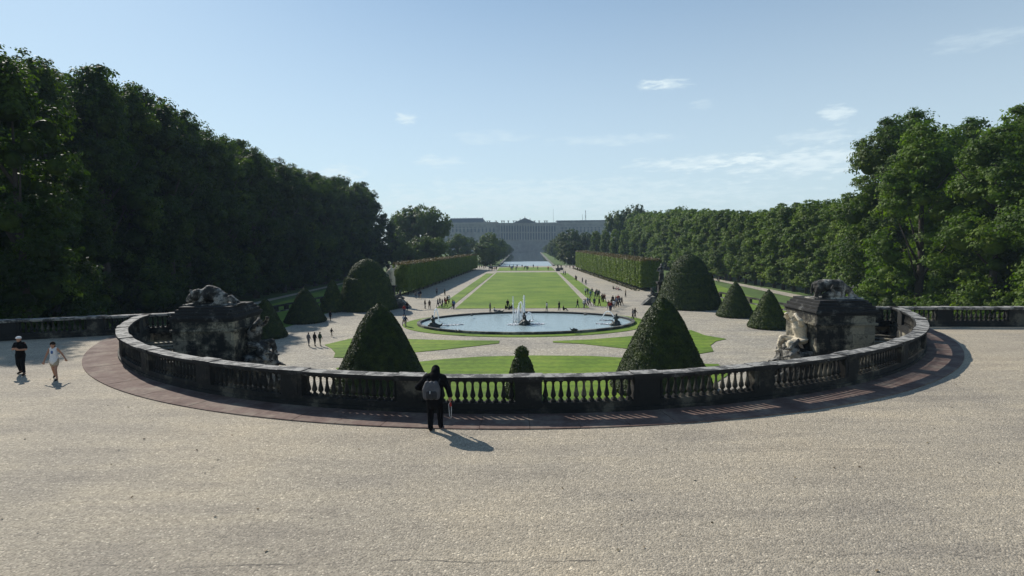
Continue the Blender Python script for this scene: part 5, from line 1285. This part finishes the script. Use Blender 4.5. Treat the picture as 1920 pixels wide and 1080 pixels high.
c([(-0.11, 0, 0.90, 0.13), (-0.12, 0.02, 0.52, 0.098), (-0.12, -0.09, 0.10, 0.075)]); c([(0.11, 0, 0.90, 0.13), (0.13, 0.10, 0.52, 0.098), (0.14, 0.10, 0.10, 0.072)])
remesh(m, 'trousers', CL['black'], 0.018, e, 3)
for sx, sy in ((-0.12, -0.08), (0.14, 0.12)):
    m = MB(); m.chain([(sx, sy, 0.06, 0.058), (sx+0.01, sy+0.17, 0.05, 0.046)]); m.obj('shoe', M['shoe'], e, True)
M['pack'] = plain('pack', (0.075, 0.075, 0.082), 0.7, 0.3, 8)
M['pack_dark'] = plain('pack_dark', (0.02, 0.02, 0.022), 0.7, 0.3, 8)
bk = empty('backpack', (bx_-0.06, by_-0.22, 1.20), 0.0); tag(bk, 'grey backpack with black lower pocket and straps, worn by the person in black', 'backpack')
m = MB(); c = m.chain
for sx in (-0.15, 0, 0.15): c([(sx, 0, -0.12, 0.11), (sx, 0.02, 0.08, 0.12), (sx*0.8, 0.05, 0.24, 0.09)])
remesh(m, 'main_bag', M['pack'], 0.02, bk, 4)
m = MB(); c = m.chain
for sx in (-0.08, 0.02, 0.12): c([(sx, -0.10, -0.13, 0.065), (sx, -0.09, 0.0, 0.06)])
remesh(m, 'pocket', M['pack_dark'], 0.016, bk, 3)
m = MB(); m.chain([(-0.02, -0.135, 0.06, 0.012), (-0.02, -0.16, 0.0, 0.010)], 6); m.obj('zip_tag', CL['white'], bk, True)
for sx in (-1, 1):
    m = MB(); m.tube([(0.14*sx+0.05, 0.06, 0.26), (0.19*sx+0.05, 0.18, 0.36), (0.21*sx+0.05, 0.34, 0.30)], 0.022, 6); m.obj('strap', M['pack_dark'], bk, True)
gl = empty('hand_bag', (bx_+0.46, by_+0.05, 0.70)); tag(gl, 'small red and white item with a hanging strap in the right hand', 'bag')  # small red bag on a strap, held in the hand
m = MB(); m.chain([(0, 0, 0.10, 0.03), (0.01, 0, 0.02, 0.035)], 8); m.obj('pouch', CL['red'], gl, True)
m = MB(); m.tube([(0.0, 0, 0.14), (-0.05, -0.01, 0.06), (-0.03, 0, -0.3), (0.02, 0, -0.35), (0.03, 0.01, 0.0)], 0.008, 5); m.obj('strap', CL['white'], gl, True)

# ------------------------------------------------------------------ air
hz_ = MB(); hz_.box(-1600, 1600, -350, 1600, G-1.2, 90)
hm = bpy.data.materials.new('haze'); hm.use_nodes = True; hn = hm.node_tree; hn.nodes.remove(hn.nodes['Principled BSDF'])
pvn = hn.nodes.new('ShaderNodeVolumePrincipled'); pvn.inputs['Density'].default_value = 0.00020; pvn.inputs['Color'].default_value = (0.62, 0.80, 1.0, 1)
pvn.inputs['Anisotropy'].default_value = -0.1
hn.links.new(pvn.outputs[0], hn.nodes['Material Output'].inputs['Volume'])
tag(hz_.obj('haze', hm, fix=False), kind='stuff')
